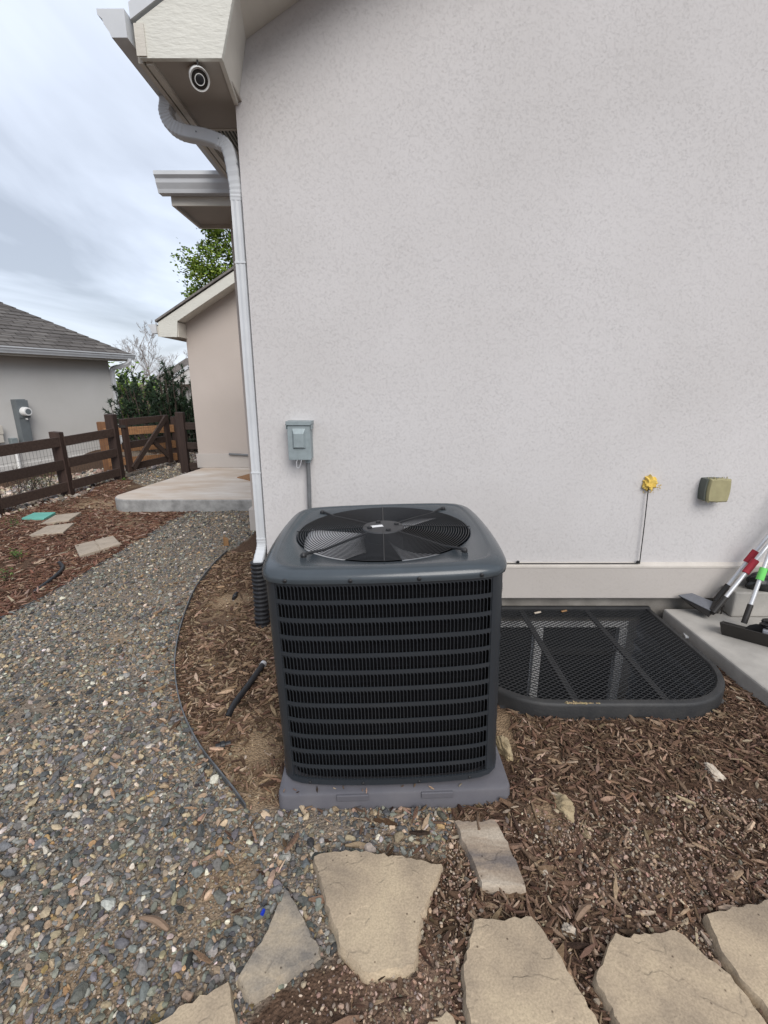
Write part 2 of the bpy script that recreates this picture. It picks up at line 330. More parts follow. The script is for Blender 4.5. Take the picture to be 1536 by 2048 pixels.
# ------------------------------------------------------------------ mesh helpers
class MB:
    def __init__(s): s.v = []; s.f = []
    def add(s, v, f):
        k = len(s.v); s.v += [tuple(p) for p in v]; s.f += [tuple(i + k for i in q) for q in f]; return s
    def box(s, c, d, rz=0.0, mtx=None):
        hx, hy, hz = d[0] / 2, d[1] / 2, d[2] / 2
        vs = [Vector((x, y, z)) for z in (-hz, hz) for x, y in ((-hx, -hy), (hx, -hy), (hx, hy), (-hx, hy))]
        m = mtx if mtx is not None else Matrix.Rotation(rz, 3, 'Z')
        vs = [m @ v + Vector(c) for v in vs]
        return s.add(vs, [(3, 2, 1, 0), (4, 5, 6, 7), (0, 1, 5, 4), (1, 2, 6, 5), (2, 3, 7, 6), (3, 0, 4, 7)])
    def span(s, a, b, w, h, up=(0, 0, 1)):
        """box beam from a to b, w across, h along up"""
        a = Vector(a); b = Vector(b); x = (b - a).normalized(); u = Vector(up)
        y = u.cross(x).normalized(); z = x.cross(y).normalized()
        m = Matrix((x, y, z)).transposed()
        return s.box((a + b) / 2, ((b - a).length, w, h), mtx=m)
    def prism(s, poly, o, ux, uy, un, depth):
        o = Vector(o); ux = Vector(ux); uy = Vector(uy); un = Vector(un)
        n = len(poly)
        a = [o + ux * p[0] + uy * p[1] for p in poly]; b = [p + un * depth for p in a]
        area = sum(poly[i][0] * poly[(i + 1) % n][1] - poly[(i + 1) % n][0] * poly[i][1] for i in range(n))
        flip = (area > 0) == (ux.cross(uy).dot(un) * depth > 0)
        fs = [tuple(range(n)), tuple(range(2 * n - 1, n - 1, -1))]
        fs += [(i, i + n, (i + 1) % n + n, (i + 1) % n) for i in range(n)]
        if flip: fs = [tuple(reversed(f)) for f in fs]
        return s.add(a + b, fs)
    def tube(s, pts, r, n=8, closed=False, caps=True, prof=None, up=None):
        pts = [Vector(p) for p in pts]; k = len(pts)
        rr = r if isinstance(r, (list, tuple)) else [r] * k
        ring = prof or [(math.cos(2 * math.pi * i / n), math.sin(2 * math.pi * i / n)) for i in range(n)]
        n = len(ring); vs = []; u = None
        for i, p in enumerate(pts):
            if closed: t = pts[(i + 1) % k] - pts[i - 1]
            else: t = pts[min(i + 1, k - 1)] - pts[max(i - 1, 0)]
            t.normalize()
            if up is not None: u = Vector(up); u = (u - t * u.dot(t)).normalized()
            elif u is None:
                a = Vector((0, 0, 1)) if abs(t.z) < 0.9 else Vector((1, 0, 0))
                u = (a - t * a.dot(t)).normalized()
            else: u = (u - t * u.dot(t)).normalized()
            w = t.cross(u)
            for cx, cy in ring: vs.append(p + u * (cx * rr[i]) + w * (cy * rr[i]))
        fs = []
        for i in range(k if closed else k - 1):
            j = (i + 1) % k
            for q in range(n):
                fs.append((i * n + q, i * n + (q + 1) % n, j * n + (q + 1) % n, j * n + q))
        if caps and not closed:
            fs.append(tuple(reversed(range(n)))); fs.append(tuple(range((k - 1) * n, k * n)))
        return s.add(vs, fs)
    def lathe(s, prof, o, ax=(0, 0, 1), n=24, cap=True):
        ax = Vector(ax).normalized(); o = Vector(o)
        a = Vector((1, 0, 0)) if abs(ax.x) < 0.9 else Vector((0, 1, 0))
        u = (a - ax * a.dot(ax)).normalized(); w = ax.cross(u)
        vs = [o + ax * h + (u * math.cos(2 * math.pi * i / n) + w * math.sin(2 * math.pi * i / n)) * r for r, h in prof for i in range(n)]
        fs = [(j * n + i, j * n + (i + 1) % n, (j + 1) * n + (i + 1) % n, (j + 1) * n + i) for j in range(len(prof) - 1) for i in range(n)]
        if cap: fs += [tuple(reversed(range(n))), tuple(range((len(prof) - 1) * n, len(prof) * n))]
        return s.add(vs, fs)

ROOT = {}
def _root(o):
    while o.parent: o = o.parent
    return o
def obj(name, mb, m, parent=None, smooth=False, bevel=0.0, seg=2, loc=None, recalc=True):
    me = bpy.data.meshes.new(name)
    v = mb.v
    off = None
    if parent is not None: off = ROOT.get(_root(parent).name)
    elif loc is not None: off = Vector(loc)
    if off is not None: v = [(p[0] - off[0], p[1] - off[1], p[2] - off[2]) for p in v]
    me.from_pydata(v, [], mb.f)
    if recalc:
        bm = bmesh.new(); bm.from_mesh(me); bmesh.ops.recalc_face_normals(bm, faces=bm.faces[:]); bm.to_mesh(me); bm.free()
    me.materials.append(M[m] if isinstance(m, str) else m)
    if smooth:
        me.polygons.foreach_set('use_smooth', [True] * len(me.polygons))
        try: me.set_sharp_from_angle(angle=R(40))
        except Exception: pass
    o = bpy.data.objects.new(name, me); COL.objects.link(o)
    if parent is not None: o.parent = parent
    elif off is not None: o.location = off
    if bevel > 0:
        b = o.modifiers.new('bevel', 'BEVEL'); b.width = bevel; b.segments = seg; b.limit_method = 'ANGLE'; b.angle_limit = R(35)
    return o
def tag(o, label, cat, group=None, kind=None):
    o['label'] = label; o['category'] = cat
    if group: o['group'] = group
    if kind: o['kind'] = kind
    return o
def thing(name, label, cat, loc=(0, 0, 0), rot=None, group=None, local=False):
    e = bpy.data.objects.new(name, None); COL.objects.link(e); e.empty_display_size = 0.1
    e.location = loc
    if rot: e.rotation_euler = rot
    if not local: ROOT[e.name] = Vector(loc)
    return tag(e, label, cat, group)
def struct(o, label, cat):
    return tag(o, label, cat, kind='structure')

def inside(x, y, poly):
    x = np.asarray(x); y = np.asarray(y); r = np.zeros(x.shape, bool); n = len(poly)
    for i in range(n):
        x1, y1 = poly[i][0], poly[i][1]; x2, y2 = poly[(i + 1) % n][0], poly[(i + 1) % n][1]
        if y1 == y2: continue
        c = ((y1 > y) != (y2 > y)) & (x < (x2 - x1) * (y - y1) / (y2 - y1) + x1)
        r ^= c
    return r
def smooth_path(pts, n=8, closed=False):
    P = [Vector(p) for p in pts]; k = len(P); out = []
    rng = range(k if closed else k - 1)
    for i in rng:
        p0 = P[i - 1] if (closed or i > 0) else P[0]; p1 = P[i]; p2 = P[(i + 1) % k]
        p3 = P[(i + 2) % k] if (closed or i + 2 < k) else P[-1]
        for j in range(n):
            t = j / n
            out.append(0.5 * ((2 * p1) + (-p0 + p2) * t + (2 * p0 - 5 * p1 + 4 * p2 - p3) * t * t + (-p0 + 3 * p1 - 3 * p2 + p3) * t ** 3))
    if not closed: out.append(P[-1].copy())
    return out

_NG = np.random.default_rng(3).random((64, 64))
def vnoise(x, y, s):
    x = np.asarray(x, float) * s; y = np.asarray(y, float) * s
    xi = np.floor(x).astype(int); yi = np.floor(y).astype(int); fx = x - xi; fy = y - yi
    fx = fx * fx * (3 - 2 * fx); fy = fy * fy * (3 - 2 * fy)
    g = lambda a, b: _NG[a % 64, b % 64]
    return (g(xi, yi) * (1 - fx) + g(xi + 1, yi) * fx) * (1 - fy) + (g(xi, yi + 1) * (1 - fx) + g(xi + 1, yi + 1) * fx) * fy
def fbm(x, y, s, o=4):
    r = 0; a = 0.5; t = 0
    for i in range(o): r = r + a * vnoise(x + 17.3 * i, y + 5.1 * i, s * 2 ** i); t += a; a *= 0.5
    return r / t
def gz(x, y):
    x = np.asarray(x, float); y = np.asarray(y, float)
    z = (fbm(x, y, 2.2, 4) - 0.5) * 0.035
    z = z - 0.40 * np.clip((-4.95 - x) / 2.6, 0, 1)
    z = z + 0.045 * np.exp(-(((x - 0.55) / 0.16) ** 2 + ((y - 1.50) / 0.13) ** 2)) + 0.018 * np.exp(-(((x - 0.1) / 0.45) ** 2 + ((y - 1.40) / 0.06) ** 2))
    return z
def gz1(x, y): return float(gz(x, y))

# ------------------------------------------------------------------ ground zones
X_C, Y_W = -0.80, 3.00                 # corner and plane of the big gable wall
EDGE_PX = [(455, 1106), (428, 1132), (392, 1180), (366, 1245), (352, 1310), (352, 1365), (366, 1430), (398, 1497), (440, 1553), (468, 1588), (492, 1622)]
EDGE = [G(*p) for p in EDGE_PX]
LEFT_PX = [(-420, 1500), (-150, 1320), (0, 1236), (95, 1190), (160, 1152), (250, 1098), (330, 1050), (392, 1014)]
LEFT = [G(*p) for p in LEFT_PX]
GRAVEL = [p[:2] for p in LEFT] + [G(450, 1000)[:2], G(515, 1000)[:2], G(514, 1062)[:2], G(478, 1092)[:2]] + [p[:2] for p in EDGE] + \
    [G(*p)[:2] for p in [(549, 1624), (700, 1612), (900, 1600), (905, 1655), (890, 1715), (760, 1705), (650, 1715), (655, 1830), (680, 1900), (610, 1960), (520, 2010), (485, 2060), (490, 2400), (-900, 2400), (-1300, 1900)]]
PATH = [G(*p)[:2] for p in [(392, 1014), (262, 962), (248, 948), (330, 925), (372, 915), (395, 935), (300, 985), (420, 1010)]]
WELL_X0, WELL_X1, WELL_Y0, WELL_Y1 = 0.46, 1.885, 1.965, 3.008
def well_outline(ins=0.0, n=10):
    r = 0.40 - ins
    x0, x1, y0, y1 = WELL_X0 + ins, WELL_X1 - ins, WELL_Y0 + ins, WELL_Y1
    pts = [(x1, y1), (x1, y0 + r)]
    for i in range(1, n + 1):
        a = math.pi / 2 * i / n; pts.append((x1 - r + r * math.cos(a), y0 + r - r * math.sin(a)))
    for i in range(0, n + 1):
        a = math.pi / 2 * i / n; pts.append((x0 + r - r * math.sin(a), y0 + r - r * math.cos(a)))
    pts += [(x0, y1)]
    return pts
PORCH = [(-3.62, 5.87), (-1.33, 5.87), (-1.33, 8.24), (-3.24, 8.24)]
PADQ = [(-0.42, 1.45), (0.49, 1.47), (0.47, 2.37), (-0.44, 2.36)]
STEP_X = 1.99
STONES = {
 'centre': [(626, 1711), (655, 1703), (690, 1698), (741, 1701), (815, 1712), (886, 1727), (874, 1760), (862, 1789), (841, 1852), (837, 1895), (829, 1932), (780, 1944), (737, 1950), (705, 1922), (677, 1895), (663, 1844), (644, 1785), (634, 1745)],
 'small': [(907, 1641), (950, 1639), (989, 1637), (1007, 1664), (1026, 1703), (1042, 1742), (1053, 1775), (1008, 1773), (964, 1768), (944, 1723), (925, 1684)],
 'tri': [(571, 1773), (595, 1805), (616, 1848), (642, 1895), (640, 1908), (570, 1952), (497, 1994), (474, 1953), (519, 1883), (550, 1820)],
 'low': [(946, 1835), (972, 1832), (995, 1835), (1063, 1827), (1092, 1862), (1131, 1925), (1163, 1979), (1202, 2048), (1268, 2160), (1100, 2200), (935, 2170), (938, 2047), (927, 1988), (923, 1926), (936, 1890)],
 'wide': [(1229, 1862), (1245, 1869), (1288, 1862), (1350, 1856), (1370, 1866), (1405, 1901), (1463, 1948), (1502, 1995), (1540, 2050), (1600, 2150), (1430, 2190), (1275, 2150), (1237, 2048), (1186, 1956), (1209, 1905)],
 'edge': [(1409, 1827), (1470, 1810), (1536, 1796), (1680, 1768), (1780, 1880), (1800, 2080), (1640, 2120), (1585, 2085), (1536, 2022), (1491, 1972), (1459, 1929), (1432, 1886)],
 'corner': [(459, 1958), (430, 1975), (371, 2003), (301, 2048), (205, 2105), (250, 2220), (400, 2270), (485, 2240), (475, 2060), (468, 2010)],
 'bit': [(894, 2016), (909, 2027), (917, 2048), (932, 2130), (880, 2160), (835, 2120), (846, 2050), (868, 2028)],
}
STONE_Z = {k: 0.040 for k in STONES}
STONE_Z['small'] = 0.032; STONE_Z['bit'] = 0.02; STONE_Z['corner'] = 0.03
STONE_W = {k: [tuple(G(*p, STONE_Z[k])[:2]) for p in v] for k, v in STONES.items()}
PAVERS = {
 'split': [(149, 1090), (226, 1071), (241, 1087), (159, 1111)],
 'mid': [(58, 1070), (94, 1051), (148, 1045), (126, 1064)],
 'back': [(82, 1047), (110, 1030), (162, 1024), (138, 1040)],
 'teal': [(43, 1036), (68, 1025), (111, 1024), (88, 1037)],
}
PAVER_W = {k: [tuple(G(*p, 0.035)[:2]) for p in v] for k, v in PAVERS.items()}
def grow(poly, d):
    c = np.mean(np.array(poly), 0); return [tuple(np.array(p) + (np.array(p) - c) / max(1e-6, np.linalg.norm(np.array(p) - c)) * d) for p in poly]
def blocked(x, y, stones=True, margin=0.0):
    b = inside(x, y, grow(well_outline(), 0.01)) | inside(x, y, PORCH) | inside(x, y, grow(PADQ, -0.012))
    b |= (y > Y_W - 0.03) & (x > X_C - 0.02) | (y > 4.5) & (x > -1.35)
    b |= (x > STEP_X + 0.01) & (y > 1.0)
    if stones:
        for k, p in STONE_W.items(): b |= inside(x, y, grow(p, -0.012 + margin))
        for k, p in PAVER_W.items(): b |= inside(x, y, p)
    return b

# ground: one fine sheet near the house, with the well cut out, one coarse sheet to the horizon
def build_ground():
    cs = 0.04
    xs = np.arange(-7.0, 4.0 + 1e-6, cs); ys = np.arange(-0.6, 9.4 + 1e-6, cs)
    X, Y = np.meshgrid(xs, ys); nx, ny = len(xs), len(ys)
    Z = gz(X, Y)
    hole = inside(X, Y, well_outline(0.03))
    gr = inside(X, Y, GRAVEL) | inside(X, Y, PATH)
    n1 = fbm(X, Y, 1.6); n2 = fbm(X + 9, Y + 4, 3.5)
    c_gr = np.array([0.225, 0.185, 0.145]); c_mu = np.array([0.105, 0.066, 0.044]); c_dirt = np.array([0.30, 0.215, 0.135])
    colr = np.where(gr[..., None], c_gr, c_mu)
    # bare tan dirt: left of the unit, on the left bed, and reddish fines between the flagstones
    def patch(px, py, r):
        p = G(px, py); d = np.hypot(X - p.x, (Y - p.y)); return np.clip(1.3 - d / r + (n2 - 0.5) * 1.6, 0, 1)
    for (px, py, r, k) in [(450, 1205, 0.30, .9), (420, 1330, .16, .6), (520, 1490, .22, .9), (515, 1590, .14, .9), (200, 1010, .8, .9), (260, 1045, .35, .6), (460, 1735, .14, .9), (410, 1840, .16, .7), (150, 1960, .16, .8), (250, 1290, .35, .5), (860, 1660, .2, .7), (1000, 1450, .14, .8), (1100, 1440, .2, .5), (1090, 1640, .08, .9)]:
        w = (patch(px, py, r) * k)[..., None]; colr = colr * (1 - w) + c_dirt * w
    for (px, py, r, k) in [(760, 1990, .20, .9), (820, 1930, .12, .8), (1300, 1740, .28, .6), (900, 2030, .2, .8)]:
        w = (patch(px, py, r) * k)[..., None]; colr = colr * (1 - w) + np.array([0.26, 0.175, 0.125]) * w
    colr = colr * (0.8 + 0.4 * n1[..., None])
    idx = np.arange(nx * ny).reshape(ny, nx)
    q = np.stack([idx[:-1, :-1], idx[:-1, 1:], idx[1:, 1:], idx[1:, :-1]], -1).reshape(-1, 4)
    hq = (hole[:-1, :-1] | hole[:-1, 1:] | hole[1:, 1:] | hole[1:, :-1]).reshape(-1)
    q = q[~hq]
    me = bpy.data.meshes.new('ground')
    V = np.stack([X, Y, Z], -1).reshape(-1, 3)
    # outer skirt to the horizon, joined to the fine sheet's rim
    me.vertices.add(len(V) + 8); allv = np.vstack([V, [[-7, -0.6, 0]] * 8])
    B = 600
    outer = [(-B, -B, -0.42), (B, -B, -0.1), (B, B, -0.1), (-B, B, -0.42)]
    inner = [(-7.0, -0.6, -0.40), (4.0, -0.6, 0), (4.0, 9.4, 0), (-7.0, 9.4, -0.40)]
    for i in range(4): allv[len(V) + i] = outer[i]; allv[len(V) + 4 + i] = inner[i]
    k = len(V)
    # stitch rims
    rim = [list(idx[0, :]), list(idx[:, -1]), list(idx[-1, ::-1]), list(idx[::-1, 0])]
    polys = [list(r) for r in q]
    for i, r in enumerate(rim):
        a, b = k + i, k + (i + 1) % 4
        mid = len(r) // 2
        for j in range(len(r) - 1):
            polys.append([r[j + 1], r[j], a if j < mid else b])
        polys.append([r[mid], a, b])
    ls = np.concatenate([np.array(p) for p in polys]); cnt = np.array([len(p) for p in polys])
    me.vertices.foreach_set('co', allv.astype(np.float32).ravel())
    me.loops.add(len(ls)); me.loops.foreach_set('vertex_index', ls.astype(np.int32))
    me.polygons.add(len(cnt)); st = np.concatenate([[0], np.cumsum(cnt)[:-1]])
    me.polygons.foreach_set('loop_start', st.astype(np.int32))
    me.update(calc_edges=True); me.validate()
    at = me.color_attributes.new('col', 'FLOAT_COLOR', 'POINT')
    cc = np.ones((len(allv), 4), np.float32); cc[:len(V), :3] = colr.reshape(-1, 3); cc[len(V):, :3] = (0.13, 0.11, 0.07)
    at.data.foreach_set('color', cc.ravel())
    bm = bmesh.new(); bm.from_mesh(me); bmesh.ops.recalc_face_normals(bm, faces=bm.faces[:])
    bm.faces.ensure_lookup_table()
    if bm.faces[0].normal.z < 0: bmesh.ops.reverse_faces(bm, faces=bm.faces[:])
    bm.to_mesh(me); bm.free()
    me.materials.append(M['soil'])
    o = bpy.data.objects.new('ground', me); COL.objects.link(o)
    struct(o, 'bare brown and tan soil under the gravel and mulch', 'ground')
build_ground()

# ------------------------------------------------------------------ house
house = thing('house', 'beige stucco house with white downspout and concrete porch slab', 'house', (2.0, 3.0, 0))
SL = 0.57
RIDGE_X, FAR_X = 4.3, 9.4
def gable_poly(x0, xr, x1, zb, zc, sl):
    return [(x0, zb), (x1, zb), (x1, zc), (xr, zc + sl * (xr - x0)), (x0, zc)]
XA, UZ, YA = (1, 0, 0), (0, 0, 1), (0, 1, 0)
obj('wall', MB().prism(gable_poly(X_C, RIDGE_X, FAR_X, 0.17, 3.36, SL), (0, Y_W, 0), XA, UZ, YA, 9.0), 'stucco', house)
# plinth band with a sloped cap, foundation below
ZB0, ZB1 = 0.17, 0.40
obj('plinth_band', MB().prism([(X_C - 0.03, ZB0), (FAR_X, ZB0), (FAR_X, ZB1), (X_C - 0.03, ZB1)], (0, Y_W - 0.03, 0), XA, UZ, YA, 1.57), 'stucco_plinth', house, bevel=0.006)
obj('plinth_cap', MB().prism([(0, 0), (0.036, 0), (0.036, 0.03), (0.032, 0.03), (0, 0.012)], (X_C - 0.033, Y_W - 0.034, ZB1), YA, UZ, XA, FAR_X - X_C), 'stucco_trim', house)
fnd = MB()
fnd.box(((X_C + 0.04 + 0.5) / 2, Y_W + 0.3, -0.6), (0.5 - X_C - 0.04, 0.56, 1.56))
fnd.box(((1.95 + FAR_X) / 2, Y_W + 0.3, -0.6), (FAR_X - 1.95, 0.56, 1.56))
fnd.box((1.225, Y_W + 0.3, 0.075), (1.45, 0.56, 0.21))
fnd.box((1.225, Y_W + 0.3, -1.16), (1.45, 0.56, 0.44))
obj('foundation', fnd, 'concrete_found', house)
# basement window inside the well
wi = obj('window', MB().box((1.15, Y_W + 0.062, -0.06), (1.24, 0.066, 0.06)), 'window_frame', house, bevel=0.004)
obj('frame', MB().box((1.15, Y_W + 0.062, -0.91), (1.24, 0.066, 0.06)), 'window_frame', wi)
for x in (0.56, 1.13, 1.74): obj('stile', MB().box((x, Y_W + 0.06, -0.485), (0.058, 0.07, 0.78)), 'window_frame', wi, bevel=0.004)
obj('rail', MB().box((1.435, Y_W + 0.055, -0.30), (0.545, 0.045, 0.03)), 'well_frame', wi)
obj('pane', MB().box((0.845, Y_W + 0.075, -0.485), (0.50, 0.012, 0.79)), 'glass_dark', wi)
obj('pane', MB().box((1.435, Y_W + 0.075, -0.485), (0.545, 0.012, 0.79)), 'glass_dark', wi)

def gutter_prof():   # K-style profile, x outward, z up, 0.11 wide, 0.13 high
    return [(0, 0), (0.07, 0), (0.078, 0.025), (0.098, 0.06), (0.102, 0.085), (0.122, 0.105), (0.122, 0.13), (0.112, 0.13), (0.112, 0.11),
            (0.094, 0.088), (0.089, 0.063), (0.066, 0.008), (0.006, 0.008), (0.006, 0.13), (0, 0.13)]
def gutter(parent, o, out, along, length, m='white_metal', hs=1.0):
    g = obj('gutter', MB().prism([(a_, b_ * hs) for a_, b_ in gutter_prof()], o, out, UZ, along, length), m, parent)
    cap = [(0, 0), (0.07, 0), (0.078, 0.025), (0.098, 0.06), (0.102, 0.085), (0.122, 0.105), (0.122, 0.13), (0, 0.13)]
    cap = [(a_, b_ * hs) for a_, b_ in cap]
    o = Vector(o); al = Vector(along)
    obj('end_cap', MB().prism(cap, o - al * 0.004, out, UZ, along, 0.004), m, g)
    obj('end_cap', MB().prism(cap, o + al * length, out, UZ, along, 0.004), m, g)
    return g
# main eave and gable return
OVX, YF, ZS = 0.33, 2.64, 3.07
XE = X_C - OVX
def rz_under(x): return 3.30 + SL * (x - X_C)     # underside of the sloped overhang
L_E = 4.12
rf = MB()
rt = 0.10
p = [(XE, rz_under(XE) + 0.02), (RIDGE_X, rz_under(RIDGE_X) + 0.02), (2 * RIDGE_X - XE, rz_under(XE) + 0.02), (2 * RIDGE_X - XE, rz_under(XE) + rt), (RIDGE_X, rz_under(RIDGE_X) + rt + 0.02), (XE, rz_under(XE) + rt)]
obj('roof', MB().prism(p, (0, YF + 0.03, 0), XA, UZ, YA, 10.0), 'shingle', house)
obj('rake_soffit', MB().prism([(XE + 0.02, rz_under(XE + 0.02)), (RIDGE_X, rz_under(RIDGE_X)), (RIDGE_X, rz_under(RIDGE_X) + 0.018), (XE + 0.02, rz_under(XE + 0.02) + 0.018)], (0, YF + 0.03, 0), XA, UZ, YA, Y_W - YF - 0.032), 'trim', house)
ret = [(XE, ZS), (-0.752, ZS), (-0.665, rz_under(-0.665) - 0.03), (RIDGE_X, rz_under(RIDGE_X) - 0.03), (RIDGE_X, rz_under(RIDGE_X) + 0.11), (XE, ZS + 0.135)]
rk = obj('rake_board', MB().prism(ret, (0, YF, 0), XA, UZ, YA, 0.025), 'trim_osb', house)
obj('trim_board', MB().box((XE + 0.012, YF - 0.004, ZS + 0.066), (0.045, 0.006, 0.122)), 'trim', rk)
obj('return_side', MB().add([(-0.752, YF + 0.026, ZS), (-0.665, YF + 0.026, rz_under(-0.665)), (-0.72, Y_W - 0.001, rz_under(-0.72)), (-0.785, Y_W - 0.001, ZS - 0.01),
                             (-0.772, YF + 0.026, ZS), (-0.685, YF + 0.026, rz_under(-0.685)), (-0.74, Y_W - 0.001, rz_under(-0.74)), (-0.805, Y_W - 0.001, ZS - 0.01)],
                            [(0, 1, 2, 3), (7, 6, 5, 4), (0, 3, 7, 4), (1, 5, 6, 2), (0, 4, 5, 1), (3, 2, 6, 7)]), 'trim', house)
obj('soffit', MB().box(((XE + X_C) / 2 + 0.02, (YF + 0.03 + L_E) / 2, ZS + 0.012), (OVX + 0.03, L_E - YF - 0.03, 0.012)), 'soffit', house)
obj('fascia', MB().box((XE - 0.011, (YF + 0.028 + L_E) / 2, ZS + 0.075), (0.022, L_E - YF - 0.028, 0.16)), 'trim', house)
ff = MB().box((XE + 0.028, (YF + 0.03 + L_E) / 2, ZS + 0.0), (0.03, L_E - YF - 0.034, 0.02))
obj('frieze', ff, 'trim', house)
# metal drip edge up the rake
de = MB()
de.add([(XE - 0.02, YF - 0.012, ZS + 0.137), (RIDGE_X, YF - 0.012, rz_under(RIDGE_X) + 0.112), (RIDGE_X, YF - 0.012, rz_under(RIDGE_X) + 0.175), (XE - 0.02, YF - 0.012, ZS + 0.20),
        (XE - 0.02, YF + 0.02, ZS + 0.137), (RIDGE_X, YF + 0.02, rz_under(RIDGE_X) + 0.112), (RIDGE_X, YF + 0.02, rz_under(RIDGE_X) + 0.175), (XE - 0.02, YF + 0.02, ZS + 0.20)],
       [(0, 1, 2, 3), (7, 6, 5, 4), (0, 4, 5, 1), (3, 2, 6, 7), (0, 3, 7, 4), (1, 5, 6, 2)])
obj('drip_edge', de, 'white_metal', house)
gutter(house, (XE - 0.024, YF - 0.05, ZS + 0.046), (-1, 0, 0), YA, L_E - YF + 0.03, hs=0.80)
# soffit vent
sv = MB().box((-0.945, 3.42, ZS + 0.004), (0.20, 0.30, 0.006))
sv = obj('soffit_vent', sv, 'trim', house)
for i in range(9):
    obj('slat', MB().box((-1.03 + i * 0.021, 3.42, ZS - 0.003), (0.007, 0.26, 0.010)), 'vent_dark', sv)
# downspout
def rect_prof(w, h, r=0.2):
    return [(-w, -h + r * h), (-w + r * w, -h), (w - r * w, -h), (w, -h + r * h), (w, h - r * h), (w - r * w, h), (-w + r * w, h), (-w, h - r * h)]
def fluted(w, h):
    q = []
    for i in range(9):
        t = -1 + 2 * i / 8; q.append((w * t * 0.94, -h + (0.0 if i % 2 else 0.0035)))
    for i in range(5): q.append((w - (0.0 if i % 2 == 0 else 0.003), h * (-0.9 + 1.8 * i / 4)))
    for i in range(9):
        t = 1 - 2 * i / 8; q.append((w * t * 0.94, h - (0.0 if i % 2 else 0.0035)))
    for i in range(5): q.append((-w + (0.0 if i % 2 == 0 else 0.003), h * (0.9 - 1.8 * i / 4)))
    return q
XD, YD = -0.842, 3.052
_d = lambda px, py, y=3.052: W(px, py, y)
top = smooth_path([Vector((-1.185, 3.052, 3.15)), Vector((-1.185, 3.052, 3.09)), _d(334, 228), _d(345, 252), _d(370, 266), _d(405, 273), _d(438, 284), _d(459, 304), Vector((XD, YD, 2.70)), Vector((XD, YD, 2.62))], 8)
dsp = MB().tube([(XD, YD, 2.66), (XD, YD, 0.58)], 1.0, prof=fluted(0.036, 0.031), up=(0, 1, 0))
ds = obj('downspout', dsp, 'white_metal', house)
el = MB(); rr_ = [1.0 + (0.05 if (i % 2 and (0.12 < i / len(top) < 0.45 or 0.66 < i / len(top) < 0.95)) else 0) for i in range(len(top))]
el.tube(top, rr_, prof=rect_prof(0.036, 0.033), up=(0, 1, 0.0))
obj('elbow', el, 'white_metal', ds)
lo = smooth_path([(XD, YD, 0.60), (XD, YD, 0.545), (-0.847, 3.03, 0.50), (-0.855, 2.975, 0.44), (-0.856, 2.955, 0.38)], 5)
obj('elbow', MB().tube(lo, [1.0 + 0.05 * (i % 2) for i in range(len(lo))], prof=rect_prof(0.037, 0.032), up=(0, 1, 0)), 'white_metal', ds)
for z in (2.30, 1.05):
    obj('joint', MB().box((XD, YD, z), (0.066, 0.0755, 0.012)), 'white_metal', ds, bevel=0.002)
for (px, py) in ((392, 263), (437, 277), (475, 326)):
    q_ = W(px, py, YD - 0.036); obj('screw', MB().lathe([(0.004, 0), (0.004, 0.003)], q_, (0, -1, 0), 8), 'conduit', ds)
# corrugated drain hose under the downspout
cp = MB(); pts = []; rs = []
for i in range(64):
    t = i / 63; pts.append((-0.856 + 0.012 * t, 2.955 - 0.05 * t * t, 0.45 - 0.475 * t)); rs.append(0.046 + (0.007 if i % 4 in (0, 1) else 0))
cp.tube(pts, rs, n=20)
obj('drain_hose', cp, 'black_plastic', ds, smooth=False)

# bump-out beyond the corner, its boxed eave and gutter
BX, BY = -1.33, 4.54
bw = MB().box(((BX + X_C) / 2, (BY + 8.26) / 2, 1.56), (X_C - BX, 8.26 - BY, 2.79))
obj('wall', bw, 'stucco_far', house)
obj('plinth_band', MB().box(((BX + X_C) / 2 - 0.015, (BY + 5.86) / 2 - 0.015, 0.285), (X_C - BX + 0.03, 5.86 - BY + 0.03, 0.23)), 'stucco_plinth', house, bevel=0.006)
EX, EY0, EY1, EZ = -1.66, 4.15, 4.72, 2.956
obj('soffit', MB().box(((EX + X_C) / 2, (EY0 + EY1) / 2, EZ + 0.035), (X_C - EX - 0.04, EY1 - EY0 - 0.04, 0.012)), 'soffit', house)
fb = MB(); fb.box(((EX + X_C) / 2, EY0 + 0.01, EZ + 0.075), (X_C - EX, 0.02, 0.15))
fb2 = MB().box((EX + 0.01, (EY0 + EY1) / 2, EZ + 0.075), (0.02, EY1 - EY0 - 0.042, 0.15))
fb3 = MB().box(((EX + BX) / 2, EY1 - 0.01, EZ + 0.075), (BX - EX, 0.02, 0.15))
for q in (fb, fb2, fb3): obj('fascia', q, 'trim', house)
gutter(house, (EX - 0.06, EY0 - 0.002, EZ + 0.062), (0, -1, 0), XA, 0.93)
hip = MB().add([(EX - 0.02, EY0 - 0.01, EZ + 0.155), (X_C + 0.4, EY0 - 0.01, EZ + 0.155), (X_C + 0.4, EY1 + 0.01, EZ + 0.155), (EX - 0.02, EY1 + 0.01, EZ + 0.155),
                (EX + 0.28, EY0 + 0.29, EZ + 0.28), (X_C + 0.4, EY0 + 0.29, EZ + 0.28)],
               [(3, 2, 1, 0), (0, 1, 5, 4), (2, 3, 4, 5), (3, 0, 4), (1, 2, 5)])
obj('roof', hip, 'shingle', house)

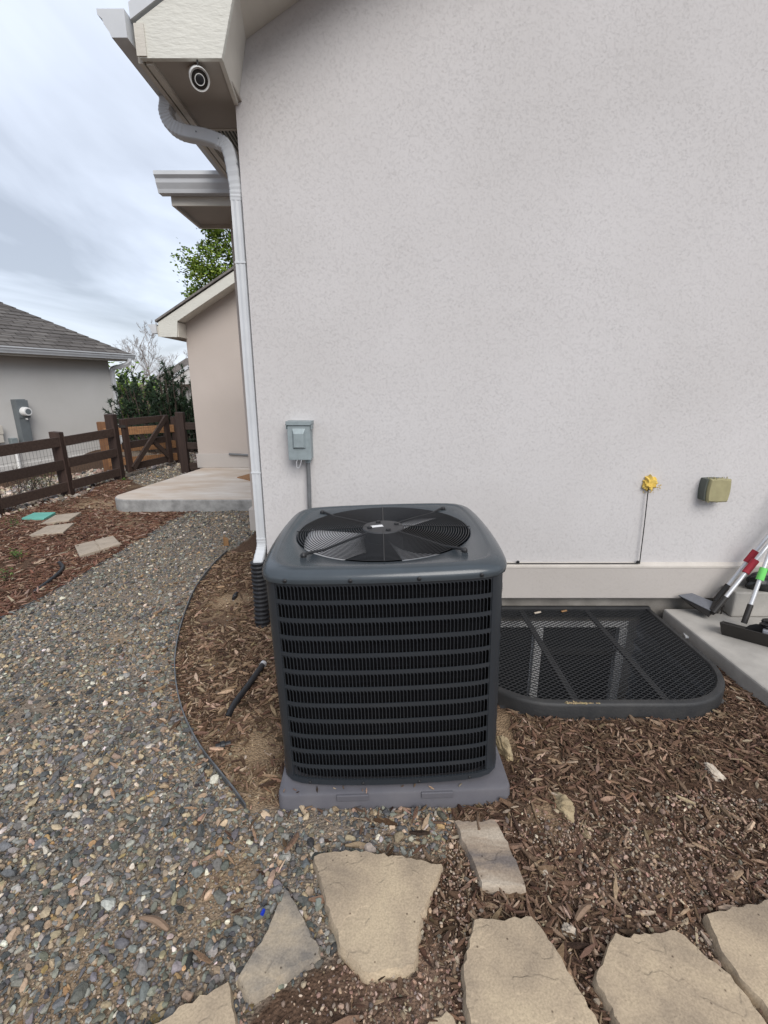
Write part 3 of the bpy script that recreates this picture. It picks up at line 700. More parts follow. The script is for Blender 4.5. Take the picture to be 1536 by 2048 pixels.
# wing with the lower gable
WX, WY, WYF = -3.30, 8.25, 7.90
WZS = 2.33
def wz(x): return 2.565 + 0.585 * (x - WX)
WR = 0.6
obj('wall', MB().prism([(WX, 0.05), (BX, 0.05), (BX, wz(BX) + 0.02), (WX, wz(WX) + 0.02)], (0, WY, 0), XA, UZ, YA, 6.0), 'stucco_far', house)
obj('plinth_band', MB().box(((WX + BX) / 2 - 0.015, WY - 0.012, 0.285), (BX - WX + 0.03, 0.03, 0.25)), 'stucco_plinth', house, bevel=0.005)
WE = WX - 0.28
wp = [(WE, WZS), (WX + 0.0, WZS - 0.005), (WX + 0.03, wz(WX + 0.03) - 0.02), (WR, wz(WR) - 0.02), (WR, wz(WR) + 0.14), (WE, wz(WE) + 0.14)]
obj('rake_board', MB().prism(wp, (0, WYF, 0), XA, UZ, YA, 0.025), 'trim_osb', house)
obj('rake_soffit', MB().prism([(WE, wz(WE)), (WR, wz(WR)), (WR, wz(WR) + 0.015), (WE, wz(WE) + 0.015)], (0, WYF + 0.026, 0), XA, UZ, YA, WY - WYF - 0.027), 'trim', house)
obj('return_side', MB().box((WX + 0.012, (WYF + WY) / 2 + 0.012, WZS + 0.11), (0.02, WY - WYF - 0.03, 0.22)), 'trim', house)
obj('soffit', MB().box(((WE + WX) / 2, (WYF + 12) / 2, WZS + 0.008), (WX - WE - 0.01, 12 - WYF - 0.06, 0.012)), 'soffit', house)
obj('fascia', MB().box((WE - 0.011, (WYF + 12) / 2, WZS + 0.08), (0.02, 12 - WYF, 0.15)), 'trim', house)
gutter(house, (WE - 0.022, WYF - 0.03, WZS + 0.05), (-1, 0, 0), YA, 4.0)
obj('roof', MB().prism([(WE - 0.03, wz(WE) + 0.145), (WR, wz(WR) + 0.165), (WR, wz(WR) + 0.21), (WE - 0.03, wz(WE) + 0.175)], (0, WYF - 0.03, 0), XA, UZ, YA, 5.0), 'shingle', house)
obj('pipe', MB().tube([W(458, 908, 8.2), W(508, 911, 8.2)], 0.02, n=10), 'conduit', house)
# porch slab (rounded free corner)
pc = [(-1.335, 5.87), (-3.34, 5.87)]
for i in range(1, 9):
    a = math.pi / 2 * i / 8; pc.append((-3.34 - 0.27 * math.sin(a), 6.14 - 0.27 * math.cos(a)))
pc += [(-3.24, 8.235), (-1.335, 8.235)]
porch = obj('porch_slab', MB().prism(pc, (0, 0, -0.1), XA, YA, UZ, 0.255), 'concrete_edge', bevel=0.012, loc=(-2.4, 7, 0))
struct(porch, 'raised concrete porch slab with a rounded corner', 'porch slab')
pt = MB().prism([(p[0] * 1.0, p[1]) for p in [(-1.34, 5.885), (-3.335, 5.885)] + [(-3.34 - 0.255 * math.sin(math.pi / 2 * i / 8), 6.14 - 0.255 * math.cos(math.pi / 2 * i / 8)) for i in range(1, 9)] + [(-3.225, 8.23), (-1.34, 8.23)]], (0, 0, 0.155), XA, YA, UZ, 0.004)
obj('slab_surface', pt, 'concrete_porch', porch)
ROOT[porch.name] = Vector((-2.4, 7, 0))
for c in list(porch.children):   # the surface was built in world space; shift it under its slab
    for v in c.data.vertices: v.co -= Vector((-2.4, 7, 0))
dm = [G(*p, 0.165)[:2] for p in [(474, 955), (506, 946), (520, 955), (512, 964)]]
tag(obj('door_mat', MB().prism(dm, (0, 0, 0.1595), XA, YA, UZ, 0.012), 'mat_tan', loc=(*dm[0], 0.16)), 'tan door mat lying on the porch slab', 'door mat')

# landing slab and step at the other end of the gable wall
land = obj('landing_slab', MB().prism([(STEP_X, 1.15), (5.0, 1.15), (5.0, 2.968), (STEP_X - 0.03, 2.968)], (0, 0, -0.12), XA, YA, UZ, 0.215), 'concrete', bevel=0.012, loc=(3, 2, 0))
struct(land, 'low pale concrete landing slab beside the window well', 'slab')
stp = obj('step_block', MB().box((3.65, 2.90, 0.187), (2.62, 0.125, 0.18)), 'concrete', bevel=0.01, loc=(3.65, 2.9, 0.1))
struct(stp, 'concrete step block against the plinth on the landing slab', 'step')

# ------------------------------------------------------------------ window well and grate
ZF = 0.088
well = thing('window_well', 'black window well cover with expanded metal grate beside the wall', 'window well', (1.16, 2.4, 0))
fr = MB()
o0, o1 = well_outline(0), well_outline(0.062)
n = len(o0)
prof = [(0.0, -0.06), (0.0, ZF - 0.016), (0.006, ZF - 0.004), (0.012, ZF), (0.036, ZF), (0.044, ZF - 0.012), (0.052, -0.06)]
loops = [well_outline(a) for a, z in prof]
vs_ = []; fs_ = []
for (a, z), lp in zip(prof, loops): vs_ += [(x, y, z) for x, y in lp]
for j in range(len(prof)):
    k = (j + 1) % len(prof)
    for i in range(n - 1): fs_.append((j * n + i, j * n + i + 1, k * n + i + 1, k * n + i))
fs_.append(tuple(j * n for j in range(len(prof)))); fs_.append(tuple(j * n + n - 1 for j in reversed(range(len(prof)))))
fr.add(vs_, fs_)
wfr = obj('frame', fr, 'well_frame', well, smooth=True)
obj('back_rail', MB().box(((WELL_X0 + WELL_X1) / 2, WELL_Y1 - 0.012, 0.060), (WELL_X1 - WELL_X0 - 0.01, 0.036, 0.07)), 'well_frame', well, bevel=0.005)
for x in (0.97, 1.43):
    y0 = WELL_Y0 + 0.03
    obj('cross_bar', MB().box((x, (y0 + WELL_Y1 - 0.03) / 2, 0.068), (0.035, WELL_Y1 - 0.03 - y0, 0.012)), 'well_frame', well)
gm = MB(); inn = well_outline(0.036)
dx, dy = 0.042, 0.027
ys = WELL_Y0; row = 0
while ys < WELL_Y1 - 0.02:
    for s in (-1, 1):
        x = WELL_X0; k = 0
        while x < WELL_X1:
            a = (x, ys + s * dy / 2 * (1 if k % 2 else 0) * 1.0); b = (x + dx / 2, ys + s * dy / 2 * (0 if k % 2 else 1))
            mid = ((a[0] + b[0]) / 2, (a[1] + b[1]) / 2)
            if bool(inside(np.array([mid[0]]), np.array([mid[1]]), inn)[0]):
                v = Vector((b[0] - a[0], b[1] - a[1], 0)).normalized(); w = Vector((-v.y, v.x, 0)) * 0.0011; e = v * 0.0011
                z0, z1 = 0.074, 0.078
                A = Vector((*a, 0)) - e; B = Vector((*b, 0)) + e
                q = [A - w, B - w, B + w, A + w]
                gm.add([(p.x, p.y, z1) for p in q] + [(p.x, p.y, z0) for p in q], [(0, 1, 2, 3), (0, 4, 5, 1), (2, 6, 7, 3)])
            x += dx / 2; k += 1
    ys += dy
g_ = obj('grate_mesh', gm, 'well_mesh', well, recalc=False); g_['kind'] = 'stuff'
# corrugated liner
lin = MB(); zs = np.linspace(-0.05, -1.15, 56); base = well_outline(0.062, 14); nb = len(base); V_ = []; F_ = []
for z in zs:
    ins = 0.062 + 0.010 * math.sin(z * 2 * math.pi / 0.11)
    V_ += [(x, y, z) for x, y in well_outline(ins, 14)]
for j in range(len(zs) - 1):
    for i in range(nb - 1): F_.append((j * nb + i, j * nb + i + 1, (j + 1) * nb + i + 1, (j + 1) * nb + i))
lin.add(V_, F_)
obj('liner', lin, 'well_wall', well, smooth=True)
obj('well_floor', MB().prism(well_outline(0.05), (0, 0, -1.16), XA, YA, UZ, 0.05), 'concrete_found', well)

# ------------------------------------------------------------------ AC unit
pad = MB()
pz = 0.085
def rrect(x0, x1, y0, y1, r, n=5):
    pts = []
    for cx, cy, a0 in ((x1 - r, y1 - r, 0), (x0 + r, y1 - r, 90), (x0 + r, y0 + r, 180), (x1 - r, y0 + r, 270)):
        for i in range(n + 1):
            a = R(a0 + 90 * i / n); pts.append((cx + r * math.cos(a), cy + r * math.sin(a)))
    return pts
def loft(levels):
    mb = MB(); n = len(levels[0][0]); vs = []
    for pts, z in levels: vs += [(x, y, z) for x, y in pts]
    fs = [(j * n + i, j * n + (i + 1) % n, (j + 1) * n + (i + 1) % n, (j + 1) * n + i) for j in range(len(levels) - 1) for i in range(n)]
    fs += [tuple(reversed(range(n))), tuple(range((len(levels) - 1) * n, len(levels) * n))]
    return mb.add(vs, fs)
hp = 0.4575
pad_t = thing('equipment_pad', 'grey plastic pad under the air conditioner', 'pad', (0.033, 1.912, 0.0), (R(0.0), R(-1.0), R(1.4)), local=True)
pb = loft([(rrect(-hp - .004, hp + .004, -hp - .004, hp + .004, 0.03), -0.06), (rrect(-hp, hp, -hp, hp, 0.03), pz - 0.012), (rrect(-hp + .003, hp - .003, -hp + .003, hp - .003, 0.028), pz - 0.004), (rrect(-hp + .012, hp - .012, -hp + .012, hp - .012, 0.022), pz)])
obj('slab', pb, 'pad', pad_t, smooth=True)
for x in (-0.165, 0.165):
    obj('lug', MB().box((x, -hp - 0.001, pz - 0.017), (0.125, 0.012, 0.027)), 'pad', pad_t, bevel=0.003)

ac = thing('air_conditioner', 'dark grey outdoor air conditioner with louvred sides and round fan grille', 'air conditioner', (0.024, 1.935, 0.088), (R(0.0), R(-1.7), R(0.6)), local=True)
H0, H1 = 0.0, 0.884     # cabinet bottom and lid seam (local)
AA, NN, BUL = 0.456, 11.0, 0.055
def sup_pt(t, a=AA, n=NN):
    c, s = math.cos(t), math.sin(t); r = a / (abs(c) ** n + abs(s) ** n) ** (1 / n); x, y = r * c, r * s
    return (x * (1 - BUL * (y / a) ** 2), y * (1 - BUL * (x / a) ** 2))
_tt = np.linspace(math.pi / 4, math.pi * 3 / 4, 400)
_sx = np.array([sup_pt(t, 1.0) for t in _tt])[::-1]
def sup(x, a=AA): return a * float(np.interp(x / a, _sx[:, 0], _sx[:, 1]))
def sup_ring(a, k=96, n=NN): return [sup_pt(2 * math.pi * (i + 0.5) / k, a, n) for i in range(k)]
LX0, LX1 = -0.384, 0.376
NROW, NSL = 12, 57
zr = []; z = H1 - 0.024
for i in range(NROW):
    h = 0.0545 if i < NROW - 1 else 0.071
    zr.append((z - h, z)); z -= h + 0.0158
def curved_strip(x0, x1, z0, z1, th=0.003, k=24, a=AA):
    xs = np.linspace(x0, x1, k + 1); vs = []; fs = []
    for x in xs:
        y = -sup(x, a); vs += [(x, y, z0), (x, y, z1), (x, y + th, z1), (x, y + th, z0)]
    for i in range(k):
        p, q = i * 4, i * 4 + 4
        for j in range(4): fs.append((p + j, q + j, q + (j + 1) % 4, p + (j + 1) % 4))
    fs += [(3, 2, 1, 0), tuple(k * 4 + j for j in range(4))]
    return vs, fs
def rot_mb(mb, ang):
    c, s = math.cos(ang), math.sin(ang); r = MB(); r.v = [(c * x - s * y, s * x + c * y, z) for x, y, z in mb.v]; r.f = list(mb.f); return r
bands = MB(); edges = [H1] + [e for zz in zr for e in (zz[1], zz[0])] + [H0 + 0.035]
for i in range(0, len(edges), 2): bands.add(*curved_strip(LX0 - 0.004, LX1 + 0.004, edges[i + 1], edges[i]))
rows = []
for (za, zb) in zr:
    mb = MB()
    for k in range(NSL + 1):
        x = LX0 + (LX1 - LX0) * k / NSL
        y = -sup(x)
        # a bent louvre: thin front lip and a tongue that turns inward
        pr = [(x - 0.0012, y + 0.0018), (x + 0.0010, y + 0.0018), (x + 0.0018, y + 0.006), (x + 0.0010, y + 0.006), (x + 0.0002, y + 0.004), (x - 0.0012, y + 0.0032)]
        m_ = len(pr); vs = [(px, py, za) for px, py in pr] + [(px, py, zb) for px, py in pr]
        fs = [(i, (i + 1) % m_, (i + 1) % m_ + m_, i + m_) for i in range(m_)]
        # rounded upper corner of the slot
        mb.add(vs, fs)
        if k < NSL:
            dxs = (LX1 - LX0) / NSL; x1 = x + dxs; y1 = -sup(x1)
            mb.add([(x1 - 0.0080, y1 + 0.0006, zb), (x1 - 0.001, y1 + 0.0006, zb), (x1 - 0.001, y1 + 0.0006, zb - 0.0125), (x1 - 0.0026, y1 + 0.0006, zb - 0.0045)], [(0, 1, 2, 3)])
    rows.append(mb)
row_mesh = []
for sidx in range(4):
    ang = sidx * math.pi / 2
    pnl = obj('side_panel', rot_mb(bands, ang), 'ac_paint', ac, smooth=True)
    for i, mb in enumerate(rows):
        if sidx == 0:
            o = obj('louvre_row', mb, 'ac_paint', pnl, recalc=False); row_mesh.append(o)
        else:
            o = row_mesh[i].copy(); COL.objects.link(o); o.parent = pnl; o.rotation_euler = (0, 0, ang)
    # corner post between this side and the next
    cpst = MB(); t0 = math.atan2(-sup(LX1 + 0.006), LX1 + 0.006); t1 = math.atan2(LX0 - 0.006, sup(LX0 - 0.006))
    k = 22; vs = []; fs = []
    for i in range(k + 1):
        x, y = sup_pt(t0 + (t1 - t0) * i / k, AA + 0.0015); s = 1 - 0.004 / math.hypot(x, y)
        vs += [(x, y, H0 + 0.03), (x, y, H1), (x * s, y * s, H1), (x * s, y * s, H0 + 0.03)]
    for i in range(k):
        p, q = i * 4, i * 4 + 4
        for j in range(4): fs.append((p + j, q + j, q + (j + 1) % 4, p + (j + 1) % 4))
    fs += [(3, 2, 1, 0), tuple(k * 4 + j for j in range(4))]
    cpst.add(vs, fs)
    obj('corner_post', rot_mb(cpst, ang), 'ac_paint', ac, smooth=True)
# base pan
def ringloft(levels, cap_bottom=False, cap_top=False):
    mb = MB(); n = len(levels[0][0]); vs = []
    for pts, z in levels: vs += [(x, y, z) for x, y in pts]
    fs = [(j * n + i, j * n + (i + 1) % n, (j + 1) * n + (i + 1) % n, (j + 1) * n + i) for j in range(len(levels) - 1) for i in range(n)]
    if cap_bottom: fs.append(tuple(reversed(range(n))))
    if cap_top: fs.append(tuple(range((len(levels) - 1) * n, len(levels) * n)))
    return mb.add(vs, fs)
bp_ = ringloft([(sup_ring(AA - 0.03), -0.008), (sup_ring(AA - 0.008), 0.0), (sup_ring(AA + 0.003), 0.012), (sup_ring(AA + 0.003), 0.036), (sup_ring(AA - 0.006), 0.036)], True, False)
obj('base_pan', bp_, 'ac_paint', ac, smooth=True)
obj('coil', ringloft([(sup_ring(AA - 0.03), 0.02), (sup_ring(AA - 0.03), H1 - 0.01)], True, False), 'ac_coil', ac, smooth=True)
cw = MB()      # wire guard in front of the coil fins
for i in range(26):
    z = 0.05 + i * 0.0318; cw.tube([(x, y, z) for x, y in sup_ring(AA - 0.022, 48)], 0.0013, n=3, closed=True)
g2 = obj('coil_guard', cw, 'ac_coil', ac); g2['kind'] = 'stuff'
# lid
circ = lambda r, k=96: [(r * math.cos(2 * math.pi * (i + .5) / k), r * math.sin(2 * math.pi * (i + .5) / k)) for i in range(k)]
LT = H1 + 0.036
FR = 0.373
lid = ringloft([(sup_ring(AA - 0.004), H1 - 0.010), (sup_ring(AA + 0.009), H1 - 0.012), (sup_ring(AA + 0.011), H1 - 0.004), (sup_ring(AA + 0.0105), H1 + 0.006), (sup_ring(AA + 0.006), H1 + 0.016), (sup_ring(AA - 0.006), H1 + 0.027), (sup_ring(AA - 0.020), H1 + 0.0335), (sup_ring(AA - 0.036), LT),
                (sup_ring(AA - 0.042), LT), (sup_ring(AA - 0.047), LT - 0.004), (sup_ring(AA - 0.052), LT - 0.005), (circ(FR + 0.006), LT - 0.005), (circ(FR), LT - 0.010), (circ(FR), LT - 0.11)])
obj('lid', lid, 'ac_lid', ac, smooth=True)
for x in (-0.345, -0.118, 0.118, 0.335):
    y = -sup(x, AA + 0.011)
    obj('screw', MB().lathe([(0.0075, -0.002), (0.0075, 0.003), (0.004, 0.006)], (x, y, H1 + 0.001), (0, -1, 0), 10), 'ac_black', ac)
for x in (-0.32, -0.11, 0.11, 0.31):
    obj('screw', MB().lathe([(0.006, -0.002), (0.006, 0.003), (0.003, 0.005)], (x, -sup(x, AA + 0.003), 0.022), (0, -1, 0), 10), 'ac_black', ac)
# interior well: shroud, floor, motor, blades
obj('shroud', MB().lathe([(FR + 0.01, 0.62), (FR + 0.004, LT - 0.12), (FR + 0.004, LT - 0.02)], (0, 0, 0), n=64, cap=False), 'ac_black', ac, smooth=True)
obj('motor', MB().lathe([(0.07, 0.60), (0.075, 0.62), (0.075, LT - 0.035), (0.06, LT - 0.02)], (0, 0, 0), n=32), 'ac_black', ac, smooth=True)
fan = obj('fan', MB().lathe([(0.085, LT - 0.10), (0.085, LT - 0.045)], (0, 0, 0), n=32), 'ac_hub', ac, smooth=True)
for ang0 in (186, 306, 66):
    vs = []; fs = []; nr, na = 8, 10
    for i in range(nr + 1):
        r = 0.08 + (0.345 - 0.08) * i / nr; wdt = 44 + 20 * (i / nr)
        for j in range(na + 1):
            a = R(ang0 + 8 * (i / nr) + (j / na - 0.5) * wdt)
            vs.append((r * math.cos(a), r * math.sin(a), LT - 0.062 - 0.065 * (j / na - 0.5) + 0.012 * (j / na - .5) ** 2))
    for i in range(nr):
        for j in range(na): fs.append((i * (na + 1) + j, (i + 1) * (na + 1) + j, (i + 1) * (na + 1) + j + 1, i * (na + 1) + j + 1))
    bl = obj('blade', MB().add(vs, fs), 'alu', fan, smooth=True)
    sd_ = bl.modifiers.new('thick', 'SOLIDIFY'); sd_.thickness = 0.0025
# grille
def dome(r): return LT + 0.012 * (1 - (r / FR) ** 2) - 0.004
grl = MB()
for i in range(27):
    r = 0.098 + (FR - 0.006 - 0.098) * i / 26
    grl.tube([(r * math.cos(2 * math.pi * j / 72), r * math.sin(2 * math.pi * j / 72), dome(r)) for j in range(72)], 0.0019, n=5, closed=True)
gro = obj('fan_grille', grl, 'ac_black', ac, smooth=True)
for ang in (0, 90, 180, 270):
    a = R(ang); c, s = math.cos(a), math.sin(a)
    obj('spoke', MB().tube([(r * c, r * s, dome(r) + 0.003) for r in (0.06, 0.2, 0.3, FR + 0.004)], 0.0022, n=6), 'ac_black', gro)
for ang in (45, 135, 225, 315):
    a = R(ang); c, s = math.cos(a), math.sin(a)
    arm = MB().tube([(r * c, r * s, dome(r) - 0.003 if r < .36 else LT + 0.004) for r in (0.06, 0.2, 0.33, 0.40, 0.425)], 0.0055, n=8)
    am = obj('arm', arm, 'ac_black', gro, smooth=True)
    obj('bolt', MB().lathe([(0.012, -0.004), (0.012, 0.004), (0.007, 0.010)], (0.425 * c, 0.425 * s, LT), n=12), 'ac_black', am)
hub = obj('hub_plate', MB().lathe([(0.088, 0), (0.092, 0.003), (0.088, 0.007), (0.05, 0.009)], (0, 0, dome(0) - 0.004), n=40), 'ac_hub', gro, smooth=True)
for ang in (20, 110, 200, 290):
    a = R(ang); obj('bolt', MB().lathe([(0.011, 0), (0.011, 0.006), (0.007, 0.009)], (0.062 * math.cos(a), 0.062 * math.sin(a), dome(0) + 0.003), n=10), 'ac_black', hub)
obj('sticker', MB().box((-0.030, -0.004, dome(0) + 0.0062), (0.058, 0.026, 0.001), rz=R(14)), 'label_white', hub)

# ------------------------------------------------------------------ things on the wall
db = thing('disconnect_box', 'grey metal electrical disconnect box on the stucco wall', 'electrical box', (-0.525, 2.95, 1.15))
bx0, bx1, bz0, bz1 = -0.598, -0.452, 1.150, 1.385
obj('case', MB().box(((bx0 + bx1) / 2, 2.955, (bz0 + bz1) / 2), (bx1 - bx0 - 0.008, 0.088, bz1 - bz0 - 0.008)), 'box_grey', db, bevel=0.004)
cov = obj('cover', MB().box(((bx0 + bx1) / 2 - 0.001, 2.906, (bz0 + bz1) / 2 - 0.008), (bx1 - bx0 - 0.004, 0.012, bz1 - bz0 - 0.022)), 'box_grey', db, bevel=0.003)
em = MB(); ex0, ex1, ez0, ez1 = bx0 + 0.03, bx1 - 0.034, bz0 + 0.075, bz1 - 0.035
em.add([(ex0, 2.9005, ez0), (ex1, 2.9005, ez0), (ex1, 2.9005, ez1), (ex0, 2.9005, ez1), (ex0 + .01, 2.884, ez0 + .008), (ex1 - .012, 2.884, ez0 + .008), (ex1 - .012, 2.884, ez1 - .032), (ex0 + .01, 2.884, ez1 - .032)],
       [(4, 5, 6, 7), (0, 1, 5, 4), (1, 2, 6, 5), (2, 3, 7, 6), (3, 0, 4, 7)])
obj('embossed_panel', em, 'box_grey', cov, bevel=0.003)
hd = MB().box(((bx0 + bx1) / 2, 2.945, bz1 - 0.004), (bx1 - bx0 + 0.012, 0.108, 0.022))
hd.box((bx1 + 0.004, 2.935, bz1 - 0.025), (0.004, 0.088, 0.03)); hd.box((bx0 - 0.004, 2.935, bz1 - 0.025), (0.004, 0.088, 0.03))
obj('hood', hd, 'box_grey', db)
cc_ = smooth_path([(-0.535, 2.905, 1.155), (-0.548, 2.903, 1.145), (-0.550, 2.902, 1.115), (-0.541, 2.902, 1.103), (-0.531, 2.902, 1.112), (-0.520, 2.903, 1.145), (-0.522, 2.905, 1.155)], 5, True)
obj('carabiner', MB().tube(cc_, 0.0022, n=6, closed=True), 'steel', db, smooth=True)
xc = W(616, 925, 2.96).x; xc2 = W(621, 1015, 2.96).x
cd = obj('conduit', MB().tube([(xc, 2.962, 1.15), (xc, 2.962, 1.0), (xc2 - 0.01, 2.962, 0.6), (xc2 - 0.01, 2.962, 0.05)], 0.0135, n=12), 'conduit', db, smooth=True)
obj('collar', MB().lathe([(0.019, 0), (0.019, 0.022)], (xc, 2.962, 1.128), n=14), 'box_grey', cd)

# foam plug, cable and its clips
fp = W(1300, 966, 2.985)
fm = MB(); bm = bmesh.new(); bmesh.ops.create_icosphere(bm, subdivisions=3, radius=1)
for v in bm.verts:
    d = v.co.normalized(); k = 1 + 0.28 * math.sin(7 * d.x + 3 * d.z) * math.cos(6 * d.z - 2 * d.y) + random.uniform(-0.08, 0.08)
    dent = 0.45 * math.exp(-((d.x) ** 2 + (d.z + 0.05) ** 2) * 6) if d.y < 0 else 0
    v.co = Vector((d.x * 0.043 * k, d.y * 0.030 * (k - dent), d.z * 0.047 * k))
bm.verts.ensure_lookup_table(); bm.faces.ensure_lookup_table()
fm.add([fp + v.co for v in bm.verts], [[v.index for v in f.verts] for f in bm.faces]); bm.free()
for i in range(26):
    a = random.uniform(0, 6.28); r = random.uniform(0.045, 0.075); s = random.uniform(0.002, 0.005)
    c = fp + Vector((r * math.cos(a) + 0.012, 0.012, r * math.sin(a) * 0.9 - 0.01)); fm.box(c, (s, s, s), rz=a)
tag(obj('foam_plug', fm, 'foam', smooth=True, loc=fp), 'crumbly yellow spray foam plug on the stucco wall', 'foam')
ca = W(1297, 975, 2.975); cb = W(1279, 1126, 2.975); cl = W(985, 1126, 2.975)
zc_ = cb.z
cbm = MB().tube(smooth_path([ca, ca.lerp(cb, 0.5) + Vector((0.002, 0, 0)), cb + Vector((0, 0, 0.02)), cb, cb + Vector((-0.02, 0, -0.003))], 4) + [Vector((W(1036, 1126, 2.975).x, 2.972, zc_ - 0.002)), Vector((cl.x, 2.972, zc_)), Vector((-0.3, 2.972, zc_ + 0.004))], 0.0036, n=6)
cab = tag(obj('cable', cbm, 'cable', loc=cb), 'thin black cable from the foam plug along the plinth top', 'cable')
ROOT[cab.name] = Vector(cb)
for px in (1036, 1276):
    c = W(px, 1124, 2.975)
    obj('clip', MB().lathe([(0.010, 0), (0.012, 0.006), (0.006, 0.014)], (c.x, 2.982, zc_ + 0.006), (0, -1, 0), 10), 'cable', cab)
# dryer vent hood
v0 = W(1409, 1005, 2.99); v1 = W(1455, 957, 2.93)
vx0, vx1 = W(1414, 980, 2.94).x, W(1455, 980, 2.94).x; vz0, vz1 = W(1430, 1003, 2.93).z, W(1430, 957, 2.95).z
vt = thing('vent_hood', 'sun yellowed plastic vent hood on the stucco wall', 'vent hood', ((vx0 + vx1) / 2, 2.99, vz0))
hz_ = (vz0 + vz1) / 2; hx_ = (vx0 + vx1) / 2; wx = (vx1 - vx0) / 2; hh = (vz1 - vz0) / 2
def bulgeq(w, h, n=6, b=0.10):
    p = []
    for (ax, az, bx, bz) in ((-1, -1, 1, -1), (1, -1, 1, 1), (1, 1, -1, 1), (-1, 1, -1, -1)):
        for i in range(n):
            t = i / n; k = 4 * t * (1 - t) * b
            x = ax + (bx - ax) * t; z_ = az + (bz - az) * t
            if ax == bx: x += ax * k
            else: z_ += az * k * 0.5
            p.append((x * w, z_ * h))
    return p
obj('hood_body', MB().prism([(x + hx_ - 0.012, z + hz_) for x, z in bulgeq(wx * 0.98, hh * 0.95)], (0, 2.935, 0), XA, UZ, YA, 0.065), 'vent_dark', vt, smooth=True)
hf = loft([([(x + hx_, z + hz_) for x, z in bulgeq(wx, hh)], 0.0), ([(x + hx_, z + hz_) for x, z in bulgeq(wx, hh)], 0.016), ([(x + hx_, z + hz_) for x, z in bulgeq(wx * 0.9, hh * 0.9)], 0.026)])
hf.v = [(x, 2.94 - z, y) for x, y, z in hf.v]
obj('hood_face', hf, 'vent_tan', vt, smooth=True)
ft = MB()
for i in range(40):
    x = hx_ + random.uniform(-wx, wx); up = random.random() < 0.5
    zz = hz_ + (hh * random.uniform(0.98, 1.12) if up else -hh * random.uniform(0.96, 1.06))
    ft.box((x, 2.938 + random.uniform(-0.02, 0.04), zz), (random.uniform(.003, .010), .004, random.uniform(.004, .012)), rz=random.random())
obj('caulk_bead', ft, 'vent_tan', vt)

# security camera under the return
scp = Vector((-0.955, 2.74, 3.0))
sc_t = thing('security_camera', 'white bullet security camera under the gable return', 'camera', (-0.985, 2.70, 3.07))
aim = Vector((0.30, -0.72, -0.50)).normalized()
sc_p = W(399, 158, 2.665)
body = obj('body', MB().lathe([(0.030, -0.095), (0.039, -0.088), (0.041, 0.0), (0.042, 0.012), (0.0375, 0.014)], sc_p, aim, 28), 'cam_white', sc_t, smooth=True)
obj('visor', MB().lathe([(0.0435, -0.07), (0.0445, 0.02), (0.0425, 0.02), (0.0422, -0.07)], sc_p + Vector((0, 0, 0.001)), aim, 28, cap=False), 'cam_white', body, smooth=True)
obj('face_plate', MB().lathe([(0.0370, 0.0), (0.0370, 0.0155)], sc_p, aim, 28), 'cam_lens', body)
obj('lens_ring', MB().lathe([(0.0225, 0.0156), (0.0225, 0.019), (0.0195, 0.019), (0.0195, 0.0156)], sc_p, aim, 24, cap=False), 'cam_white', body)
obj('lens', MB().lathe([(0.0195, 0.0156), (0.0165, 0.018), (0.006, 0.019)], sc_p, aim, 24), 'glass_dark', body, smooth=True)
mb_ = sc_p - aim * 0.06
obj('mount', MB().lathe([(0.028, 0), (0.028, -0.012), (0.014, -0.022)], (mb_.x - 0.022, mb_.y + 0.02, ZS + 0.006), n=20), 'cam_white', sc_t, smooth=True)
obj('arm', MB().tube([(mb_.x - 0.022, mb_.y + 0.02, ZS - 0.01), (mb_.x - 0.02, mb_.y + 0.015, ZS - 0.03), mb_], 0.011, n=10), 'cam_white', sc_t, smooth=True)
obj('lead', MB().tube([(sc_p.x, sc_p.y - 0.012, ZS + 0.006), (sc_p.x + 0.002, sc_p.y - 0.012, ZS - 0.02), sc_p - aim * 0.03], 0.004, n=6), 'cable', sc_t)

# ------------------------------------------------------------------ flagstones
LAB = {
 'centre': ('big tan flagstone in front of the air conditioner pad', 'flag_tan'),
 'small': ('narrow grey and tan banded flagstone beside the equipment pad', 'flag_band'),
 'tri': ('dark grey triangular flagstone lying on the gravel edge', 'flag_grey'),
 'low': ('long tan flagstone with pitted face and notched left edge', 'flag_tan'),
 'wide': ('wide tan flagstone with a raised cleft line across it', 'flag_tan'),
 'edge': ('yellowish tan flagstone with a cracked edge on reddish gravel', 'flag_tan'),
 'corner': ('tan flagstone with a straight crack, half sunk in the gravel', 'flag_tan'),
 'bit': ('small yellow tan flagstone piece in reddish pea gravel', 'flag_tan'),
}
def irregular(poly, step=0.016, amp=0.0048):
    out = []; n = len(poly)
    for i in range(n):
        a = np.array(poly[i]); b = np.array(poly[(i + 1) % n]); L = np.linalg.norm(b - a); k = max(1, int(L / step))
        nn = np.array([-(b - a)[1], (b - a)[0]]) / max(L, 1e-6)
        for j in range(k):
            t = j / k; out.append(tuple(a + (b - a) * t + nn * (random.uniform(-amp, amp) if j else 0)))
    return out
